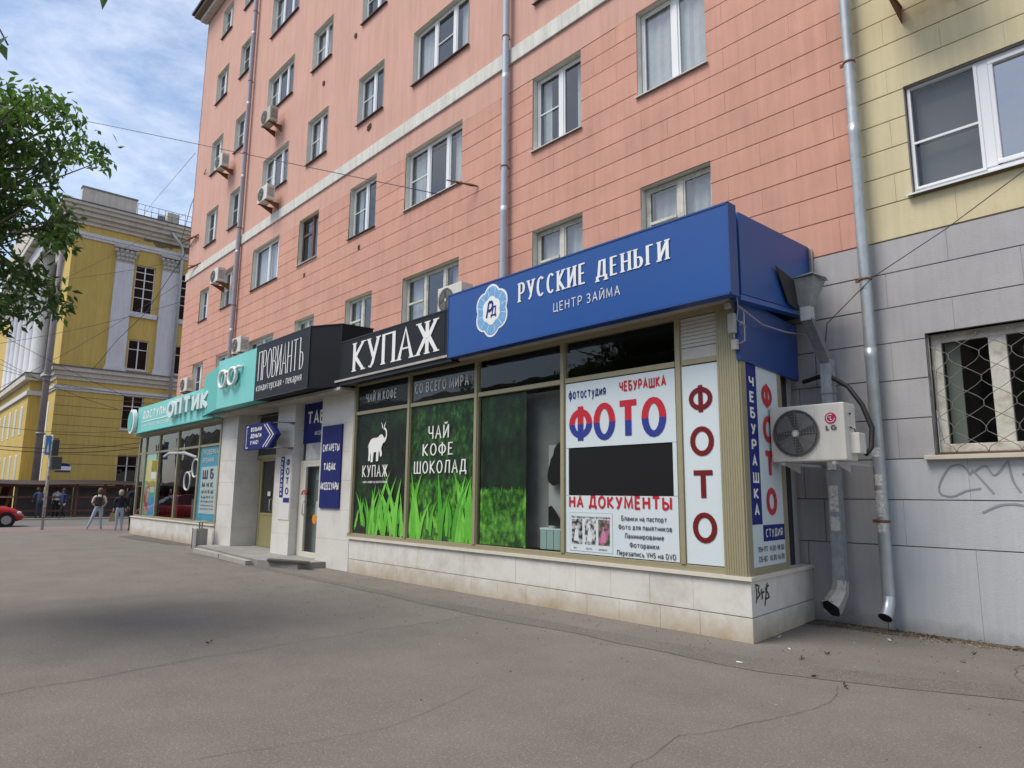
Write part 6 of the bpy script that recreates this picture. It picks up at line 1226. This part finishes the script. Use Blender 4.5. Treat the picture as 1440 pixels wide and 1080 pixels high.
# ================================================================= people
def person(loc, rotz, h, label, top, bottom, shoe, skin, hair, pose, extras=None, hairlen=0, coat=0):
    t = thing('person', (0, 0, 0), label, 'person'); s = h/1.75
    J = pose; J = {k: Vector(v)*s for k, v in J.items()}
    ch = [('pelvis', 'waist'), ('waist', 'chest'), ('chest', 'neck'), ('neck', 'head'), ('head', 'crown')]
    for S in 'LR': ch += [('chest', 'sh'+S), ('sh'+S, 'el'+S), ('el'+S, 'wr'+S), ('wr'+S, 'ha'+S), ('pelvis', 'hip'+S), ('hip'+S, 'kn'+S), ('kn'+S, 'an'+S), ('an'+S, 'to'+S)]
    rad = {'pelvis': (.15, .11), 'waist': (.135, .10), 'chest': (.16, .11), 'neck': (.055, .055), 'head': (.085, .10), 'crown': (.065, .075)}
    for S in 'LR': rad.update({'sh'+S: (.065, .065), 'el'+S: (.045, .045), 'wr'+S: (.03, .03), 'ha'+S: (.035, .025), 'hip'+S: (.10, .10), 'kn'+S: (.065, .065), 'an'+S: (.042, .042), 'to'+S: (.04, .032)})
    names = list(J); me = bpy.data.meshes.new('body'); me.from_pydata([J[n] for n in names], [(names.index(a), names.index(b)) for a, b in ch], [])
    o = bpy.data.objects.new('body', me); C.objects.link(o); md = o.modifiers.new('s', 'SKIN'); md2 = o.modifiers.new('u', 'SUBSURF'); md2.levels = 2; md2.render_levels = 2
    sv = me.skin_vertices[0].data
    for i, n in enumerate(names): sv[i].radius = (rad[n][0]*s, rad[n][1]*s); sv[i].use_root = (n == 'pelvis')
    dg = bpy.context.evaluated_depsgraph_get(); ev = o.evaluated_get(dg); nm = bpy.data.meshes.new_from_object(ev); o.modifiers.clear(); o.data = nm
    for m in (skin, top, bottom, shoe, hair): nm.materials.append(m)
    zh = J['head'].z; hw = J['waist'].z; an = max(J['anL'].z, J['anR'].z)
    sleeve = pose.get('_', None)
    for p in nm.polygons:
        c = p.center; p.use_smooth = True
        dw = min((c-J['haL']).length, (c-J['haR']).length)
        if min((c-J['toL']).length, (c-J['toR']).length) < .13*s or c.z < .09*s: p.material_index = 3
        elif dw < .10*s: p.material_index = 0
        elif c.z > J['neck'].z+.03*s: p.material_index = 4 if (c.z > zh+.06*s or (c-J['head']).y < .02*s) else 0
        elif coat and c.z > J['pelvis'].z-.02: p.material_index = 1
        elif c.z > J['waist'].z-.10*s or min((c-J['elL']).length, (c-J['elR']).length) < .16*s: p.material_index = 1
        else: p.material_index = 2
    WL[o.name] = Vector((0, 0, 0)); o.parent = t
    # hair as its own shell, ears and face features
    hb = MB(); c = (J['head']+J['crown'])/2
    hb.lathe(c+Vector((0, -.012*s, 0)), [(.0, .135*s), (.06*s, .125*s), (.095*s, .07*s), (.105*s, 0), (.098*s, -.05*s-hairlen*s*.3), (.07*s, -.09*s-hairlen*s)], 14)
    ho = build('hair', hb, hair, t)
    fb = MB(); fb.lathe(J['head']+Vector((0, .10*s, -.005*s)), [(0, -.025*s), (.014*s, -.012*s), (.009*s, .012*s), (0, .03*s)], 6); build('nose', fb, skin, t)
    if extras: extras(t, J, s)
    t.location = loc; t.rotation_euler.z = rotz; return t
def stand(**k):
    J = dict(pelvis=(0, 0, .95), waist=(0, 0, 1.10), chest=(0, .01, 1.33), neck=(0, .0, 1.50), head=(0, .02, 1.60), crown=(0, .015, 1.70),
             shL=(-.18, 0, 1.42), elL=(-.23, -.02, 1.14), wrL=(-.23, .04, .90), haL=(-.23, .06, .82), shR=(.18, 0, 1.42), elR=(.23, -.02, 1.14), wrR=(.23, .04, .90), haR=(.23, .06, .82),
             hipL=(-.09, 0, .88), knL=(-.10, .02, .50), anL=(-.11, -.02, .09), toL=(-.12, .13, .045), hipR=(.09, 0, .88), knR=(.10, .02, .50), anR=(.11, -.02, .09), toR=(.12, .13, .045)); J.update(k); return J
skin = mat('skin', (.55, .32, .23), .6); hair_d = mat('dark_hair', (.03, .02, .015), .6); hair_b = mat('brown_hair', (.12, .07, .04), .6); hair_bl = mat('grey_blond_hair', (.35, .30, .22), .7)
jeans = mat('pale_jeans', (.36, .43, .50), .9, var=.1, vs=12); beige = mat('beige_jacket', (.62, .56, .44), .9, var=.1, vs=10); darkc = mat('dark_navy_cloth', (.012, .017, .03), .9); blackc = mat('black_cloth', (.012, .012, .014), .9); bluec = mat('blue_shirt', (.02, .035, .12), .9); wh = mat('white_shirt', (.5, .5, .5), .9); shw = mat('white_shoe', (.6, .6, .58), .6); shd = mat('dark_shoe', (.02, .02, .02), .6)
def backpack(t, J, s):
    b = MB(); c = J['chest']; b.bbox(-.15*s, .15*s, c.y-.30*s, c.y-.12*s, c.z-.32*s, c.z+.08*s, .05*s); b.bbox(-.11*s, .11*s, c.y-.35*s, c.y-.30*s, c.z-.29*s, c.z-.10*s, .02*s); bp = build('backpack', b, mat('brown_backpack', (.035, .022, .018), .7), t)
    st_ = MB()
    for sx in (-.10, .10): st_.tube([(sx*s, c.y-.13*s, c.z+.08*s), (sx*1.1*s, c.y-.02*s, J['shL'].z+.08*s), (sx*1.2*s, c.y+.13*s, c.z+.05*s), (sx*1.2*s, c.y+.06*s, c.z-.2*s)], .016*s, 6)
    build('strap', st_, blackc, bp)
def bag(t, J, s):
    h_ = J['haL']; b = MB(); b.prism([h_+Vector((-.14*s, -.03, -.42*s)), h_+Vector((.14*s, -.03, -.42*s)), h_+Vector((.11*s, -.03, -.08*s)), h_+Vector((-.10*s, -.03, -.08*s))], (0, .07, 0)); b.tube([h_+Vector((-.08*s, 0, -.09*s)), h_+Vector((0, 0, .01)), h_+Vector((.08*s, 0, -.09*s))], .008, 5); build('carrier_bag', b, mat('tan_bag', (.36, .28, .15), .8), t)
face_away = R_(75)
ZH = 0.0
person((-33.0, 6.92, ZH), R_(70), 1.68, 'woman in a beige jacket and pale jeans with a brown backpack', beige, jeans, shw, skin, hair_b, stand(hipL=(-.10, 0, .88), knL=(-.22, -.02, .50), anL=(-.36, -.06, .09), toL=(-.40, .07, .045), anR=(.14, .02, .09), toR=(.16, .16, .045), elL=(-.27, -.05, 1.16), elR=(.26, -.06, 1.17), wrL=(-.18, .10, 1.02), haL=(-.10, .16, 1.0), wrR=(.18, .10, 1.02), haR=(.10, .16, 1.0)), backpack, hairlen=.06)
person((-31.5, 7.36, ZH), R_(78), 1.62, 'woman in a dark top and pale jeans holding a tan bag', darkc, jeans, shw, skin, hair_bl, stand(wrL=(-.24, .02, .92), haL=(-.25, .03, .84)), bag, hairlen=.03)
person((-31.4, 7.86, ZH), R_(90), 1.90, 'tall man in a dark jacket at the corner of the optician shop', darkc, blackc, shd, skin, hair_d, stand(shL=(-.21, 0, 1.43), shR=(.21, 0, 1.43)), coat=1)
person((-48.0, 7.05, 0.02), R_(110), 1.80, 'man in blue bending slightly near the far hoarding', mat('denim_top', (.05, .07, .14), .9), mat('dark_jeans', (.03, .04, .07), .9), shd, skin, hair_d, stand(chest=(0, .14, 1.28), neck=(0, .22, 1.42), head=(0, .26, 1.50), crown=(0, .27, 1.60), waist=(0, .05, 1.09), shL=(-.18, .15, 1.37), shR=(.18, .15, 1.37), elL=(-.24, .25, 1.12), elR=(.24, .25, 1.12), wrL=(-.2, .38, .95), haL=(-.18, .42, .9), wrR=(.2, .38, .95), haR=(.18, .42, .9)))
person((-49.0, 8.02, 0.02), R_(100), 1.75, 'man in a white shirt and black trousers behind the sign post', wh, blackc, shd, skin, hair_d, stand())
person((-46.6, 7.95, 0.02), R_(-150), 1.66, 'man in a dark blue shirt walking along the far pavement', bluec, blackc, shd, skin, hair_d, stand(knL=(-.09, .14, .50), anL=(-.09, .16, .09), toL=(-.09, .31, .045), knR=(.09, -.04, .50), anR=(.09, -.26, .11), toR=(.09, -.12, .045)))

# ================================================================= red car
car = thing('parked_car', (0, 0, 0), 'red hatchback seen by its nose at the left edge', 'car')
m_car = mat('red_paint', (.42, .012, .018), .22, spec=.6); m_glassd = mat('car_glass', (.02, .025, .03), .05); m_tyre = mat('tyre', (.015, .015, .015), .9)
# stations along the length (y forward), half width, bottom, shoulder height, top
ST = [(-2.05, .62, .38, .74, .80), (-1.9, .74, .30, .84, .92), (-1.2, .82, .24, .90, .97), (0, .84, .22, .90, .97), (.9, .83, .22, .86, .93), (1.35, .80, .22, .78, .86), (1.72, .72, .24, .66, .74), (1.92, .60, .30, .56, .62), (2.0, .46, .36, .48, .52)]
mb = MB(); rings = []
for (y, hw, zb, zs_, zt) in ST:
    rings.append([(-hw*.86, y, zb), (-hw, y, zb+(zs_-zb)*.35), (-hw*1.0, y, zb+(zs_-zb)*.75), (-hw*.93, y, zs_+(zt-zs_)*.4), (-hw*.62, y, zt), (0, y, zt+.025), (hw*.62, y, zt), (hw*.93, y, zs_+(zt-zs_)*.4), (hw, y, zb+(zs_-zb)*.75), (hw, y, zb+(zs_-zb)*.35), (hw*.86, y, zb)])
vs = [p for r in rings for p in r]; n = 11; fs = []
for i in range(len(rings)-1):
    for j in range(n-1): fs.append((i*n+j, i*n+j+1, (i+1)*n+j+1, (i+1)*n+j))
    fs.append((i*n+n-1, i*n, (i+1)*n, (i+1)*n+n-1))
fs.append(tuple(range(n))); fs.append(tuple(range((len(rings)-1)*n, len(rings)*n))[::-1]); mb.mesh(vs, fs, 0, True); build('body', mb, m_car, car)
mb = MB(); cab = [(-1.75, .66, .95), (-1.3, .60, 1.36), (-.9, .60, 1.44), (.0, .60, 1.43), (.35, .60, 1.36), (1.05, .68, .93)]
vs = [q for (y, hw, z) in cab for q in ((-hw, y, z), (hw, y, z))]+[q for (y, hw, z) in cab for q in ((-.74, y, .9), (.74, y, .9))]
fs = [(2*i, 2*i+1, 2*i+3, 2*i+2) for i in range(5)]+[(2*i, 2*i+2, 12+2*i+2, 12+2*i) for i in range(5)]+[(2*i+1, 12+2*i+1, 12+2*i+3, 2*i+3) for i in range(5)]
mb.mesh(vs, fs, 0, False); build('cabin_glass', mb, m_glassd, car); mb = MB(); mb.mesh([(-.60, -1.28, 1.372), (.60, -1.28, 1.372), (.6, -.9, 1.452), (-.6, -.9, 1.452), (-.6, 0, 1.442), (.6, 0, 1.442), (-.6, .33, 1.372), (.6, .33, 1.372)], [(0, 1, 2, 3), (3, 2, 5, 4), (4, 5, 7, 6)], 0, True); build('roof', mb, m_car, car)
for sx in (-1, 1):
    for wy in (-1.25, 1.28):
        mb = MB(); x = sx*.76; mb.tube([(x-.10, wy, .30), (x+.10, wy, .30)], .30, 20); wo = build('wheel', mb, m_tyre, car); mb = MB(); mb.tube([(x+sx*.10, wy, .30), (x+sx*.115, wy, .30)], .19, 16); build('rim', mb, mat('alloy', (.35, .35, .36), .35, metal=.7), wo)
        mb = MB(); mb.tube([(x-.02, wy, .30), (x+sx*.085, wy, .30)], .345, 20); build('wheel_arch', mb, m_dark, car)
    mb = MB(); mb.lathe((sx*.60, 1.74, .60), [(0, .09), (.10, .07), (.15, 0), (.10, -.07), (0, -.09)], 12); build('headlight', mb, mat('lamp_glass', (.6, .6, .6), .1), car)
mb = MB(); mb.box(-.35, .35, 1.93, 1.985, .40, .50); build('grille', mb, m_dark, car); mb = MB(); mb.bbox(-.26, .26, 1.99, 2.005, .33, .43, .003); build('number_plate', mb, m_letw, car)
car.location = (-38.6, 3.05, -.02); car.rotation_euler.z = R_(4)

# small litter on the asphalt
for (x, y, kind) in ((1040, 933, 'w'), (1110, 914, 'w'), (1163, 921, 'd'), (1355, 932, 'd'), (1368, 921, 'd'), (1340, 903, 'd'), (1145, 952, 'd'), (1190, 969, 'd'), (1125, 928, 'd'), (295, 905, 'd'), (1256, 903, 'p'), (1095, 898, 'p')):
    p = onZ(x, y); mb = MB(); a = random.uniform(0, 3)
    if kind == 'w': mb.tube([p+Vector((-.03*math.cos(a), -.03*math.sin(a), .012)), p+Vector((.03*math.cos(a), .03*math.sin(a), .012))], .006, 6); tag(build('cigarette_end', mb, m_letw), 'white cigarette end lying on the asphalt near the kiosk', 'cigarette end', 'cigarette ends on the asphalt')
    else:
        for k in range(3): q = p+Vector((random.uniform(-.02, .02), random.uniform(-.02, .02), .006+.004*k)); leaf(mb, q, Vector((random.uniform(-1, 1), random.uniform(-1, 1), .3)), .06, random, 0)
        tag(build('fallen_leaf', mb, mat('dead_leaf', (.07, .05, .035), .9) if kind == 'd' else mat('paper_scrap', (.4, .38, .33), .9)), 'small crumpled dead leaf on the asphalt' if kind == 'd' else 'pale scrap of paper lying by the wall foot', 'leaf' if kind == 'd' else 'litter', 'dead leaves on the asphalt' if kind == 'd' else 'paper scraps on the asphalt')

gr = MB(); rn = random.Random(21)
for i in range(900):
    x = rn.uniform(-16, 2); y = 7.2-abs(rn.gauss(0, 1.6)) if x < -4 else 9.2-abs(rn.gauss(0, 1.9))
    if x < -3.9 and y > 7.2: continue
    s_ = rn.uniform(.004, .014); a = rn.uniform(0, 6.3); gr.mesh([(x+s_*math.cos(a), y+s_*math.sin(a), .002), (x+s_*math.cos(a+2), y+s_*math.sin(a+2), .002), (x+s_*math.cos(a+4), y+s_*math.sin(a+4), .002), (x, y, s_*.8+.002)], [(0, 1, 3), (1, 2, 3), (2, 0, 3)], rn.choice([0, 0, 1, 2]))
tag(build('loose_grit', gr, [MATS['grit_brown'], MATS['kerb_stone'], MATS['dry_leaf']]), kind='stuff', label='loose grit and crumbs scattered over the asphalt')
